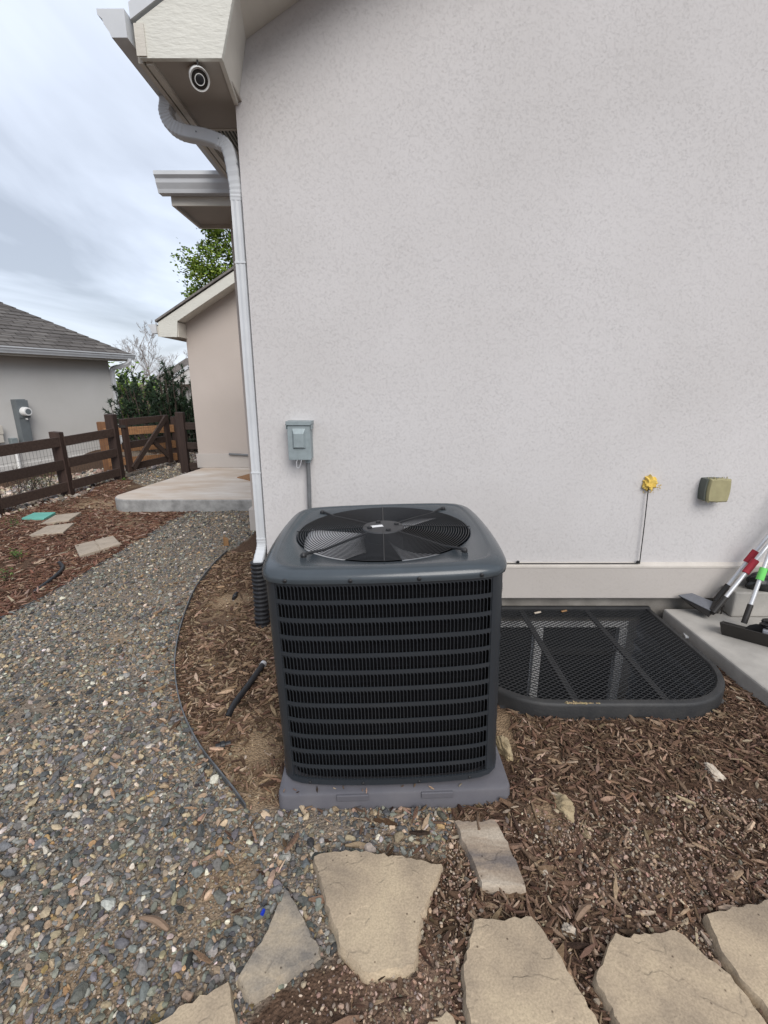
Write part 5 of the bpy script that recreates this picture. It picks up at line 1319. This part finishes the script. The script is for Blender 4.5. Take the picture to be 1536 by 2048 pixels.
# ------------------------------------------------------------------ scattered stones, chips and leaves
def proto_pebble(sub, seed):
    rs = random.Random(seed); bm = bmesh.new(); bmesh.ops.create_icosphere(bm, subdivisions=sub, radius=1)
    cuts = [(Vector((rs.gauss(0, 1), rs.gauss(0, 1), rs.gauss(0, 1))).normalized(), rs.uniform(0.48, 0.85)) for _ in range(9)]
    for v in bm.verts:
        for nrm, d in cuts:
            e = v.co.dot(nrm) - d
            if e > 0: v.co -= nrm * e * 0.97
        v.co *= 1 + rs.uniform(-.05, .05)
    V = np.array([v.co[:] for v in bm.verts]); F = np.array([[v.index for v in f.verts] for f in bm.faces]); bm.free(); return V, F
def proto_chip(seed):
    rs = random.Random(seed); seg = 2; vs = []; bend = rs.uniform(-.22, .22); bz = rs.uniform(-.5, .5); 
    for i in range(seg + 1):
        t = -1 + 2 * i / seg; w = (1 - 0.65 * abs(t) ** rs.uniform(1.5, 3)) * rs.uniform(.8, 1.1); yb = bend * (1 - t * t); zb2 = bz * (1 - t * t)
        vs += [(t, yb - w, zb2 - rs.uniform(.6, 1)), (t, yb + w, zb2 - rs.uniform(.6, 1)), (t + rs.uniform(-.06, .06), yb + w * rs.uniform(.6, .95), zb2 + rs.uniform(.6, 1)), (t, yb - w * rs.uniform(.6, .95), zb2 + rs.uniform(.6, 1))]
    fs = []
    for i in range(seg):
        for j in range(4):
            a, b, c, d = i * 4 + j, i * 4 + (j + 1) % 4, i * 4 + 4 + (j + 1) % 4, i * 4 + 4 + j
            fs += [(a, b, c), (a, c, d)]
    fs += [(0, 2, 1), (0, 3, 2)]; k = seg * 4; fs += [(k, k + 1, k + 2), (k, k + 2, k + 3)]
    return np.array(vs), np.array(fs)
def rot_mats(rz, tx, ty):
    cz, sz = np.cos(rz), np.sin(rz); cx, sx = np.cos(tx), np.sin(tx); cy, sy = np.cos(ty), np.sin(ty); n = len(rz)
    Z = np.zeros((n, 3, 3)); X = np.zeros((n, 3, 3)); Y = np.zeros((n, 3, 3))
    Z[:, 0, 0] = cz; Z[:, 0, 1] = -sz; Z[:, 1, 0] = sz; Z[:, 1, 1] = cz; Z[:, 2, 2] = 1
    X[:, 0, 0] = 1; X[:, 1, 1] = cx; X[:, 1, 2] = -sx; X[:, 2, 1] = sx; X[:, 2, 2] = cx
    Y[:, 1, 1] = 1; Y[:, 0, 0] = cy; Y[:, 0, 2] = sy; Y[:, 2, 0] = -sy; Y[:, 2, 2] = cy
    return Z @ X @ Y
TRI = [0]
def scatter(name, protos, pos, rot, scl, colr, m, smooth, parent=None, shift=None):
    Vs, Fs, Cs = [], [], []; base = 0; which = RNG.integers(0, len(protos), len(pos))
    for k, (V, F) in enumerate(protos):
        s = which == k; n = int(s.sum())
        if not n: continue
        P = np.einsum('nij,nvj->nvi', rot[s], V[None] * scl[s][:, None, :]) + pos[s][:, None, :]
        Vs.append(P.reshape(-1, 3)); Fs.append((F[None] + (np.arange(n) * len(V))[:, None, None] + base).reshape(-1, F.shape[1]))
        Cs.append(np.repeat(colr[s], len(V), 0)); base += n * len(V)
    V = np.vstack(Vs); F = np.vstack(Fs); C = np.vstack(Cs); TRI[0] += len(F) * (F.shape[1] - 2)
    if shift is not None: V = V - np.array(shift)
    me = bpy.data.meshes.new(name); me.vertices.add(len(V)); me.vertices.foreach_set('co', V.astype(np.float32).ravel())
    me.loops.add(F.size); me.loops.foreach_set('vertex_index', F.astype(np.int32).ravel())
    me.polygons.add(len(F)); me.polygons.foreach_set('loop_start', (np.arange(len(F)) * F.shape[1]).astype(np.int32))
    me.update(calc_edges=True)
    me.polygons.foreach_set('use_smooth', np.full(len(F), smooth))
    at = me.color_attributes.new('col', 'FLOAT_COLOR', 'POINT'); at.data.foreach_set('color', np.hstack([C, np.ones((len(C), 1))]).astype(np.float32).ravel())
    me.materials.append(M[m])
    o = bpy.data.objects.new(name, me); COL.objects.link(o)
    if parent is not None: o.parent = parent
    return o
def jgrid(x0, x1, y0, y1, d):
    nx, ny = int((x1 - x0) / d) + 1, int((y1 - y0) / d) + 1
    X, Y = np.meshgrid(x0 + d * np.arange(nx), y0 + d * np.arange(ny)); X = X.ravel(); Y = Y.ravel()
    return X + RNG.uniform(-.6, .6, X.shape) * d, Y + RNG.uniform(-.6, .6, X.shape) * d
def in_view(x, y, mgn=0.55):     # drop what lies far outside the picture, with room for a step aside
    d = y * _cp + CAM_Z * _sp
    return (np.abs(x) < 0.84 * d + mgn) & (y > 0.45)
def pick(cols, w, n, jit=0.26):
    c = np.array(cols); k = RNG.choice(len(c), n, p=np.array(w) / sum(w)); r = c[k] * (1 + RNG.normal(0, jit, (n, 1))) * (1 + RNG.normal(0, .04, (n, 3))); return np.clip(r, 0.01, 0.85)
GCOL = [(0.155, 0.152, 0.142), (0.098, 0.098, 0.096), (0.235, 0.225, 0.198), (0.34, 0.265, 0.175), (0.50, 0.45, 0.375), (0.31, 0.225, 0.16), (0.185, 0.18, 0.145), (0.30, 0.20, 0.10)]
GW = [26, 19, 19, 16, 6, 6, 11, 2]
PEB_HI = [proto_pebble(2, s) for s in range(8)]; PEB_LO = [proto_pebble(1, s + 20) for s in range(8)]
def dirt_mask(x, y, spots):
    m_ = np.zeros(x.shape)
    for (px, py, r) in spots:
        p = G(px, py); d = np.hypot(x - p.x, y - p.y); m_ = np.maximum(m_, np.clip(1.5 - d / r + (fbm(x, y, 7) - .5) * 2.0, 0, 1))
    return m_
GDIRT = [(460, 1735, .075), (410, 1840, .08), (140, 1960, .09), (60, 1420, .10), (250, 1270, .10), (640, 1660, .05)]
def gravel_layer(name, x, y, smin, smean, protos, lab, cols=GCOL, w=GW, lift=0.0, group=None, flat=(.28, .58), sm=False):
    n = len(x); L = np.clip(RNG.lognormal(math.log(smean), 0.42, n), smin, smean * 2.9) / 2
    scl = np.stack([L, L * RNG.uniform(.55, .92, n), L * RNG.uniform(*flat, n)], 1)
    rot = rot_mats(RNG.uniform(0, 6.283, n), RNG.normal(0, .42, n), RNG.normal(0, .42, n))
    z = gz(x, y) + scl[:, 2] * RNG.uniform(0.1, 1.1, n) + lift * RNG.random(n)
    o = scatter(name, protos, np.stack([x, y, z], 1), rot, scl, pick(cols, w, n), 'pebble', sm)
    return tag(o, lab, 'gravel', kind='stuff')
x, y = jgrid(-3.4, 1.0, 0.45, 6.0, 0.0146)
k = inside(x, y, GRAVEL) & in_view(x, y) & ~blocked(x, y, True)
k &= RNG.random(len(x)) > dirt_mask(x, y, GDIRT) * 0.72
k &= RNG.random(len(x)) < np.where(y > 3.2, 0.62, 1.0)
x, y = x[k], y[k]; near = y < 2.0
gravel_layer('gravel', x[near], y[near], 0.007, 0.0190, PEB_HI, 'loose mixed grey and tan pebbles near the equipment pad')
gravel_layer('gravel', x[~near], y[~near], 0.009, 0.0195, PEB_LO, 'mixed grey and tan pebbles of the path toward the porch')
# fine grit between the near pebbles
x, y = jgrid(-2.2, 1.0, 0.45, 1.9, 0.012)
k = inside(x, y, GRAVEL) & in_view(x, y, .3) & ~blocked(x, y, True); x, y = x[k], y[k]
gravel_layer('grit', x, y, 0.003, 0.0075, PEB_LO, 'fine tan grit filling gaps between near pebbles', [(0.30, .235, .165), (.22, .20, .17), (.36, .29, .22), (.15, .14, .13)], [4, 3, 2, 2], 0.002)
# pale path by the gate
x, y = jgrid(-4.6, -3.0, 5.8, 9.3, 0.026); k = inside(x, y, PATH) & ~blocked(x, y); x, y = x[k], y[k]
gravel_layer('gravel', x, y, 0.012, 0.025, PEB_LO, 'grey gravel path between porch slab and open gate', w=[20, 8, 26, 16, 9, 6, 8, 3])
# river rock along and beyond the fence
x, y = jgrid(-7.2, -4.55, 4.6, 11.0, 0.05); k = ~inside(x, y, PATH) & (x < -4.62 + 0.12 * np.sin(y * 3) + np.where(y > 7.6, 0.5, 0)); x, y = x[k], y[k]
gravel_layer('river_rock', x, y, 0.03, 0.058, PEB_LO, 'tan and grey river rock under and behind the rail fence', [(0.40, 0.33, 0.25), (.30, .28, .26), (.50, .45, .38), (.20, .18, .17), (.34, .24, .19)], [5, 3, 2, 2, 2], flat=(.45, .75))
x, y = jgrid(-4.6, -2.9, 8.9, 11.5, 0.06)
gravel_layer('river_rock', x, y, 0.03, 0.055, PEB_LO, 'river rock ground beyond the open gate', [(0.36, 0.30, 0.24), (.28, .26, .24), (.48, .43, .37), (.18, .16, .15)], [5, 3, 2, 2], flat=(.45, .75))
# pinkish pea gravel between the flagstones
PEA = [G(*p)[:2] for p in [(640, 1900), (900, 1650), (1060, 1640), (1200, 1600), (1420, 1580), (1640, 1640), (1900, 1900), (1700, 2300), (480, 2300), (480, 2030), (560, 1960)]]
x, y = jgrid(-0.6, 2.0, 0.45, 1.55, 0.0085); dens = np.clip((fbm(x, y, 4.5) - .40) * 4.0, 0.04, 1.0)
pr = G(800, 1990); dens = np.maximum(dens, np.clip(1.2 - np.hypot(x - pr.x, y - pr.y) / .28, 0, 1) * .75)
pr = G(1310, 1740); dens = np.maximum(dens, np.clip(1.25 - np.hypot(x - pr.x, (y - pr.y) * 1.4) / .34, 0, 1) * .9)
k = inside(x, y, PEA) & in_view(x, y, .3) & ~blocked(x, y, True) & (RNG.random(len(x)) < dens * 0.85); x, y = x[k], y[k]
gravel_layer('pea_gravel', x, y, 0.004, 0.0098, PEB_LO, 'fine pinkish pea gravel between flagstones and bark', [(0.30, .205, .150), (.35, .26, .185), (.25, .20, .155), (.39, .32, .25), (.15, .125, .105), (.26, .165, .12)], [6, 6, 4, 2, 2, 4], 0.014, flat=(.5, .85))

MCOL = [(0.085, 0.050, 0.033), (0.130, 0.080, 0.053), (0.185, 0.120, 0.080), (0.27, 0.185, 0.127), (0.055, 0.034, 0.024), (0.36, 0.275, 0.20)]
CHIPS = [proto_chip(s) for s in range(12)]
def mulch_layer(name, x, y, length, lab, cols=MCOL, w=(20, 26, 24, 14, 12, 4), lift=0.014, wd=(.13, .34)):
    n = len(x); L = np.clip(RNG.lognormal(math.log(length), 0.52, n), length * .28, length * 3.0) / 2
    wdt = np.clip(L * RNG.uniform(*wd, n), 0.0016, 0.012)
    scl = np.stack([L, wdt, wdt * RNG.uniform(.3, .6, n)], 1)
    rot = rot_mats(RNG.uniform(0, 6.283, n), RNG.normal(0, .35, n), RNG.normal(0, .20, n))
    z = gz(x, y) + 0.002 + lift * RNG.random(n)
    o = scatter(name, CHIPS, np.stack([x, y, z], 1), rot, scl, pick(cols, w, n, .2), 'chip', False)
    return tag(o, lab, 'mulch', kind='stuff')
# bed around the stones, well and unit
x, y = jgrid(-0.3, 2.6, 0.45, 3.0, 0.0122)
STONEZONE = [G(*p)[:2] for p in [(905, 1610), (1018, 1594), (1030, 1500), (1000, 1340), (990, 1190), (1800, 1190), (2100, 1600), (2000, 2300), (920, 2300), (900, 1960), (845, 1900), (885, 1730)]]
k = inside(x, y, STONEZONE) & in_view(x, y) & ~blocked(x, y, True)
thin = np.clip((fbm(x, y, 4.5) - .45) * 3.0, 0, .6); pr = G(1310, 1740); thin = np.maximum(thin, np.clip(1.15 - np.hypot(x - pr.x, (y - pr.y) * 1.4) / .34, 0, 1) * .72)
thin = np.maximum(thin, dirt_mask(x, y, [(1000, 1450, .07), (1085, 1440, .06), (1090, 1640, .05), (1070, 1640, .05)]) * .8)
k &= RNG.random(len(x)) > np.where(y < 1.6, thin, thin * .2); x, y = x[k], y[k]
mulch_layer('bark_mulch', x, y, 0.025, 'brown shredded bark mulch around flagstones and window well')
# scraps of bark among the stones and gravel
x, y = jgrid(-0.7, 0.6, 0.45, 1.45, 0.028); k = ~blocked(x, y, True) & in_view(x, y, .2) & (RNG.random(len(x)) < np.where(x > -0.1, .75, .10)); x, y = x[k], y[k]
mulch_layer('bark_scraps', x, y, 0.030, 'loose bark scraps among near gravel and flagstones', lift=0.018)
x, y = jgrid(-1.9, -0.3, 1.2, 3.6, 0.035); ex = np.array([p[0] for p in ep]); ey = np.array([p[1] for p in ep])
dd = np.min(np.hypot(x[:, None] - ex[None], y[:, None] - ey[None]), 1); k = inside(x, y, GRAVEL) & ~blocked(x, y) & (RNG.random(len(x)) < .55 * np.exp(-dd / .13)); x, y = x[k], y[k]
mulch_layer('bark_scraps', x, y, 0.034, 'bark scraps spilled over the curved edging onto gravel', cols=[(.16, .10, .065), (.24, .155, .10), (.33, .225, .15), (.10, .062, .042), (.40, .29, .20), (.2, .12, .08)], lift=0.022)
# strip left of the unit
STRIP = [p[:2] for p in EDGE] + [(-0.41, 1.47), (-0.42, 2.4), (0.2, 2.95), (-0.80, 2.98), (-0.84, 3.0), (-0.86, 4.35), (-1.15, 4.35)]
x, y = jgrid(-1.8, 0.6, 1.3, 4.5, 0.0150); k = inside(x, y, STRIP) & ~blocked(x, y)
dm_ = dirt_mask(x, y, [(455, 1205, .17), (430, 1240, .12), (515, 1500, .10), (520, 1590, .07), (418, 1335, .05)])
k &= RNG.random(len(x)) > dm_ * .92; x, y = x[k], y[k]
mulch_layer('bark_mulch', x, y, 0.030, 'bark mulch between the curved edging and the house', cols=[(0.10, .062, .040), (.16, .102, .066), (.22, .148, .096), (.30, .21, .14), (.07, .043, .03), (.38, .28, .20)])
x2, y2 = jgrid(-1.8, 0.0, 1.3, 3.4, 0.020); k = inside(x2, y2, STRIP) & ~blocked(x2, y2) & (RNG.random(len(x2)) < .45); x2, y2 = x2[k], y2[k]
gravel_layer('grit', x2, y2, 0.004, 0.010, PEB_LO, 'tan grit on bare dirt between edging and house', [(.34, .26, .17), (.28, .22, .16), (.40, .33, .25), (.2, .18, .16)], [5, 4, 2, 2])
# red brown bed on the far side of the path
BED = [p[:2] for p in LEFT] + [G(395, 1024)[:2], G(242, 1026)[:2], G(240, 1000)[:2], G(262, 962)[:2], G(235, 962)[:2]] + [(-4.62, 7.8), (-4.75, 6.8), (-4.9, 5.6), (-5.1, 4.3), (-5.2, 2.6)]
x, y = jgrid(-5.2, -1.5, 1.6, 8.2, 0.0205); k = inside(x, y, BED) & ~blocked(x, y) & in_view(x, y)
k &= RNG.random(len(x)) > dirt_mask(x, y, [(200, 1008, .45), (175, 995, .35), (265, 1045, .18), (20, 1130, .2)]) * .75
x, y = x[k], y[k]
mulch_layer('bark_mulch', x, y, 0.042, 'reddish brown bark mulch bed with pavers by the fence', cols=[(0.105, 0.050, 0.033), (.145, .076, .052), (.19, .11, .075), (.27, .185, .135), (.06, .032, .024), (.36, .28, .21)], wd=(.12, .30))
x = RNG.uniform(-0.40, 0.46, 12); y = RNG.uniform(1.462, 1.482, 12) + (x - .03) * .024
n_ = len(x); L_ = RNG.uniform(.006, .013, n_); zp = 0.086 + (x - 0.033) * math.sin(R(1.0))
dbr = scatter('pad_debris', CHIPS, np.stack([x, y, zp + .003], 1), rot_mats(RNG.uniform(0, 6.28, n_), RNG.normal(0, .1, n_), RNG.normal(0, .1, n_)), np.stack([L_, L_ * .3, L_ * .16], 1), pick(MCOL, (1, 2, 3, 3, 1, 2), n_), 'chip', False)
tag(dbr, 'bark crumbs lying on the ledge of the grey pad', 'debris', kind='stuff')
mp_ = G(1160, 1408, ZF); n_ = 90; x = mp_.x + RNG.normal(0, .035, n_); y = np.clip(mp_.y + RNG.normal(.0, .008, n_), WELL_Y0 + .008, WELL_Y0 + .034); L_ = RNG.uniform(.003, .008, n_)
mud = scatter('mud_smear', PEB_LO, np.stack([x, y, np.full(n_, ZF + .0005)], 1), rot_mats(RNG.uniform(0, 6.28, n_), RNG.normal(0, .1, n_), RNG.normal(0, .1, n_)), np.stack([L_ * 1.4, L_, L_ * .22], 1), pick([(.36, .28, .16), (.28, .21, .12)], [1, 1], n_, .1), 'pebble', True)
tag(mud, 'dried tan mud on the rim of the well cover', 'mud', kind='stuff')
# a few bark bits resting on the grate, the pale one and the brown one
for (px, py, cl_, ln, lab) in [(1075, 1226, 'rock_pale', .05, 'pale curl of bark lying on the well grate'), (1128, 1223, 'stake', .045, 'brown bark chip lying on the well grate')]:
    p = G(px, py, 0.084); mb = MB().span(p - Vector((ln / 2, ln * .2, -0.004)), p + Vector((ln / 2, ln * .2, 0.004)), 0.014, 0.008)
    tag(obj('bark_chip', mb, cl_, bevel=0.003, loc=p), lab, 'bark chip')
# long wood sliver on the gravel
for (a, b, lab) in [((280, 1842), (338, 1868), 'long tan wood sliver lying on the grey gravel'), ((1180, 1820), (1150, 1850), 'dark wood sliver between flagstones')]:
    p0 = on_ground(*a, .02); p1 = on_ground(*b, .02); m_ = p0.lerp(p1, .5) + Vector((.004, .006, .006))
    tag(obj('wood_sliver', MB().tube(smooth_path([p0, m_, p1], 4), [.003, .006, .008, .009, .010, .011, .010, .008, .005], n=6), 'driftwood', loc=p0), lab, 'wood sliver')

# ------------------------------------------------------------------ plants
def leaves(name, centers, size, cols, w, parent, shift, aspect=0.55, upbias=0.0):
    n = len(centers)
    quad = (np.array([(-1, 0, 0), (0, -aspect, 0.12), (1, 0, 0), (0, aspect, 0.12)], float), np.array([(0, 1, 2, 3)]))
    s = size * RNG.uniform(.6, 1.3, n); rot = rot_mats(RNG.uniform(0, 6.283, n), RNG.normal(upbias, .8, n), RNG.normal(0, .7, n))
    o = scatter(name, [quad], centers, rot, np.stack([s, s, s], 1), pick(cols, w, n, .22), 'leaf', False, parent=parent, shift=shift)
    o['kind'] = 'stuff'; return o
def limb_tree(base, height, levels, r0, spread, rs, ratio=.72, nchild=3, up=0.25):
    """returns tubes for limbs and the tip points"""
    mb = MB(); tips = []
    def grow_(p, d, L, r, lv):
        q = p + d * L * .5 + Vector((rs.uniform(-1, 1), rs.uniform(-1, 1), rs.uniform(-.3, .5))) * L * .07; e = q + (d + Vector((rs.uniform(-1, 1), rs.uniform(-1, 1), 0)) * .12).normalized() * L * .5
        mb.tube([p, q, e], [r, r * .82, r * .62], n=6 if lv > 1 else 4, caps=False)
        if lv == 0: tips.append(e); return
        for i in range(nchild + (1 if rs.random() < .4 else 0)):
            a = rs.uniform(0, 6.283); t = Vector((math.cos(a), math.sin(a), 0)); nd_ = (d + t * spread * rs.uniform(.5, 1.2) + Vector((0, 0, up))).normalized()
            st = p.lerp(e, rs.uniform(.55, 1.0)); grow_(st, nd_, L * ratio * rs.uniform(.8, 1.15), r * .58, lv - 1); tips.append(st)
    grow_(Vector(base), Vector((0, 0, 1)), height, r0, levels)
    return mb, tips
rs = random.Random(11)
# leafy tree rising behind the wing
tb = Vector((-4.25, 15.2, -0.1))
lt = thing('leafy_tree', 'leafy spring green tree rising behind the beige wing roof', 'tree', tb)
mbt, tips = limb_tree(tb, 3.3, 4, 0.11, .55, rs, .62, 3, .35)
obj('trunk', mbt, 'bark_dark', lt, smooth=True, recalc=False)
cen = []
for c in [Vector((-4.2, 15.1, 4.4)), Vector((-4.75, 15, 5.1)), Vector((-4.0, 15.4, 5.6)), Vector((-5.15, 15.2, 4.0)), Vector((-3.6, 15.2, 4.9)), Vector((-4.5, 15, 5.9)), Vector((-5.3, 15.0, 4.75)), Vector((-4.85, 15.2, 3.5)), Vector((-3.9, 15.2, 3.8))]:
    for _ in range(34):
        d = Vector((rs.gauss(0, 1), rs.gauss(0, 1), rs.gauss(0, 1))).normalized() * rs.uniform(.25, .78); cl_ = c + d
        for _ in range(52): cen.append((cl_.x + rs.gauss(0, .10), cl_.y + rs.gauss(0, .10), cl_.z + rs.gauss(0, .10)))
leaves('crown', np.array(cen), 0.050, [(.13, .20, .022), (.20, .28, .035), (.075, .125, .02), (.27, .34, .06)], [5, 4, 4, 2], lt, tb)
# dark pine shrub behind the gate
pbs = Vector((-5.15, 11.6, -0.25))
pn = thing('pine_shrub', 'dense dark green pine shrub behind the fence gate', 'shrub', pbs)
mbp = MB(); need = []; ncol = []
cand = []
for i in range(190):
    t = rs.random(); x_ = rs.uniform(-1.15, 1.65); y_ = rs.uniform(-.8, .8)
    env = 1.50 - .42 * max(0.0, x_) ** 1.4 + .14 * math.sin(x_ * 6.3) + (.28 * rs.random() if -.2 < x_ < .5 else 0)
    cand.append((x_, y_, max(.3, env * rs.uniform(.35, 1.0))))
for (x_, y_, h) in cand:
    b = pbs + Vector((x_ * .55, y_ * .5, h * .15)); tp = pbs + Vector((x_, y_, h + .45)); mid = b.lerp(tp, .55) + Vector((x_ * .12, y_ * .1, -.08))
    mbp.tube([b, mid, tp], [.022, .014, .006], n=5, caps=False)
    for s in range(5):
        q = mid.lerp(tp, s / 4) + Vector((rs.gauss(0, .06), rs.gauss(0, .06), rs.gauss(0, .05))) * (1 if s < 4 else .2)
        axis = (tp - mid).normalized() * .45 + Vector((rs.gauss(0, .7), rs.gauss(0, .7), .45)); axis.normalize(); Lc = rs.uniform(.14, .26)
        for _ in range(46):
            need.append((q + axis * rs.uniform(0, Lc), axis))
N = len(need); P = np.array([n_[0][:] for n_ in need]); A = np.array([n_[1][:] for n_ in need])
D = A * .7 + RNG.normal(0, .75, (N, 3)); D /= np.linalg.norm(D, axis=1, keepdims=True)
S = np.cross(D, RNG.normal(0, 1, (N, 3))); S /= np.linalg.norm(S, axis=1, keepdims=True); T = np.cross(D, S)
rotm = np.stack([D, S, T], 2)
needle = (np.array([(0, -1, 0), (1, 0, 0), (0, 1, 0)], float), np.array([(0, 1, 2)]))
scl = np.stack([RNG.uniform(.06, .11, N), np.full(N, .011), np.full(N, .011)], 1)
cr = scatter('crown', [needle], P, rotm, scl, pick([(.020, .040, .020), (.032, .058, .026), (.014, .028, .016), (.05, .075, .032)], [5, 4, 4, 1], N, .2), 'leaf', False, parent=pn, shift=pbs); cr['kind'] = 'stuff'
obj('trunk', mbp, 'bark_dark', pn, smooth=True, recalc=False)
# yellow green bush beside the grey house corner
yb_ = Vector((-7.75, 14.2, -0.3))
yb = thing('green_bush', 'yellow green bush between pine shrub and grey house', 'shrub', yb_)
m2, t2 = limb_tree(yb_, 0.9, 3, .04, .8, rs, .75, 3, .2)
obj('trunk', m2, 'bark_dark', yb, recalc=False)
cen = []
for _ in range(150):
    a = rs.uniform(0, 6.28); r = abs(rs.gauss(0, .55)); h = rs.uniform(.2, 2.5) * (1 - .25 * r); c = yb_ + Vector((r * math.cos(a) * 1.5, r * math.sin(a), h))
    for _ in range(22): cen.append((c.x + rs.gauss(0, .12), c.y + rs.gauss(0, .12), c.z + rs.gauss(0, .13)))
leaves('crown', np.array(cen), .055, [(.20, .30, .05), (.13, .22, .035), (.30, .38, .09), (.08, .14, .03)], [4, 4, 2, 2], yb, yb_)
# bare trees far behind
def bare(base, h, lab, seed, r=.05, wid=.36):
    r_ = random.Random(seed); t = thing('bare_tree', lab, 'tree', base, group='leafless trees beyond the gate'); mb = MB()
    pts = [Vector(base) + Vector((r_.gauss(0, .02) * i, r_.gauss(0, .02) * i, h * i / 8)) for i in range(9)]
    mb.tube(pts, [r * (1 - .9 * i / 8) + .004 for i in range(9)], n=6, caps=False)
    def twig(p, d, L, rr, lv):
        q = p + d * L * .5 + Vector((r_.gauss(0, .05), r_.gauss(0, .05), .03)) * L; e = q + (d + Vector((0, 0, .25))).normalized() * L * .5
        mb.tube([p, q, e], [rr, rr * .75, rr * .4], n=4, caps=False)
        if lv:
            for _ in range(5):
                s_ = p.lerp(e, r_.uniform(.25, 1)); a = Vector((r_.gauss(0, 1), r_.gauss(0, 1), r_.gauss(.3, .6))).normalized(); twig(s_, (d * .9 + a * .75).normalized(), L * r_.uniform(.35, .6), max(rr * .5, .0035), lv - 1)
    for i in range(13):
        k_ = .28 + .70 * i / 13; p = Vector(base) + (pts[-1] - pts[0]) * k_; a = r_.uniform(0, 6.28)
        twig(p, Vector((math.cos(a), math.sin(a), .75 + .6 * k_)).normalized(), h * wid * (1.15 - k_ * .8), r * .42 * (1.1 - k_ * .7), 3)
    obj('trunk', mb, 'bark_pale', t, recalc=False); return t
bare(Vector((-9.7, 20.0, -.4)), 3.95, 'bare pale tree with fine twigs above the pine shrub', 5)
bare(Vector((-13.9, 27.0, -.4)), 4.1, 'smaller bare tree close to the grey house eave', 8)
bare(Vector((-12.6, 31.0, -.4)), 3.6, 'thin bare tree beside the distant tan roof', 12, r=.04)
# distant house
dh0 = Vector((-11.2, 27.5, -.5)); dh = thing('distant_house', 'distant house with grey brown gable roof behind the pine', 'house', dh0)
obj('wall', MB().box(dh0 + Vector((0, 2.5, 1.1)), (3.6, 5.0, 2.2)), 'stucco_neighbor', dh)
obj('roof', MB().prism([(-2.1, 2.1), (3.2, 2.1), (0.6, 3.45), (0.2, 3.45)], dh0 + Vector((0, -.3, 0)), XA, UZ, YA, 5.6), 'shingle', dh)
obj('gable', MB().prism([(-.9, 2.05), (2.0, 2.05), (.55, 2.9)], dh0 + Vector((0, -.9, 0)), XA, UZ, YA, 1.0), 'stucco_neighbor', dh)
obj('rake_board', MB().span(dh0 + Vector((2.15, -.95, 2.0)), dh0 + Vector((.55, -.95, 2.98)), .05, .16), 'white_metal', dh)
obj('rake_board', MB().span(dh0 + Vector((.55, -.95, 2.98)), dh0 + Vector((-1.05, -.95, 2.0)), .05, .16), 'white_metal', dh)
obj('window', MB().box(dh0 + Vector((1.2, -.02, 1.2)), (.9, .06, 1.0)), 'glass_dark', dh)
# far hedge row that closes the horizon
cen = []
for i in range(900):
    a = rs.uniform(-60, 30); c = Vector((a, 62 + rs.uniform(-3, 3), rs.uniform(-.5, 2.2) * rs.uniform(.5, 1)))
    for _ in range(9): cen.append((c.x + rs.gauss(0, .5), c.y + rs.gauss(0, .5), max(-.4, c.z + rs.gauss(0, .4))))
hd_o = leaves('hedge_row', np.array(cen), .34, [(.07, .10, .03), (.10, .12, .05), (.13, .115, .07)], [3, 3, 2], None, None)
tag(hd_o, 'far blurred row of hedges and trees at the horizon', 'hedge', kind='stuff')
# twiggy shrub by the fence, and small weeds in the bed
tw = MB(); tb2 = Vector((-5.35, 6.9, -.08))
for i in range(60):
    a = rs.uniform(0, 6.28); r = rs.uniform(.05, .42); h = rs.uniform(.2, .5); p = tb2 + Vector((rs.gauss(0, .12), rs.gauss(0, .18), 0)); e = tb2 + Vector((r * math.cos(a) * .8, r * math.sin(a) * 1.3, h)); m_ = p.lerp(e, .5) + Vector((0, 0, .04))
    tw.tube([p, m_, e], [.004, .003, .0015], n=3, caps=False)
    for _ in range(3):
        s_ = m_.lerp(e, rs.random()); tw.tube([s_, s_ + Vector((rs.gauss(0, .06), rs.gauss(0, .06), rs.uniform(.02, .1)))], [.002, .001], n=3, caps=False)
ts = thing('twig_shrub', 'leafless reddish twig shrub behind the rail fence', 'shrub', tb2)
obj('twigs', tw, 'bark_dark', ts, recalc=False)
cen = np.array([(tb2.x + rs.gauss(0, .12) + .1, tb2.y + rs.gauss(.1, .15), rs.uniform(.0, .32)) for _ in range(160)])
leaves('foliage', cen, .018, [(.09, .12, .03), (.12, .14, .05)], [1, 1], ts, tb2)
for i, (px, py, n_, hgt, lab) in enumerate([(28, 1058, 60, .14, 'small green weed near the teal paver'), (34, 1118, 70, .08, 'low green weed patch in the red mulch'), (12, 1160, 50, .10, 'tiny weed sprout at the foot of the mulch bed'), (248, 962, 45, .05, 'green grass tuft at the foot of the gate post')]):
    p = G(px, py); t = thing('weed', lab, 'weed', p); st = MB()
    for j in range(7):
        a = rs.uniform(0, 6.28); e = p + Vector((math.cos(a) * hgt * .5, math.sin(a) * hgt * .5, hgt * rs.uniform(.6, 1.1))); st.tube([p, e], [.002, .001], n=3, caps=False)
    obj('stem', st, 'bark_dark', t, recalc=False)
    cen = np.array([(p.x + rs.gauss(0, hgt * .35), p.y + rs.gauss(0, hgt * .35), abs(rs.gauss(hgt * .6, hgt * .3))) for _ in range(n_)])
    leaves('foliage', cen, .012, [(.08, .14, .03), (.12, .18, .05), (.06, .10, .03)], [2, 1, 1], t, p)
print('scatter triangles', TRI[0], sum(len(m.polygons) for m in bpy.data.meshes))
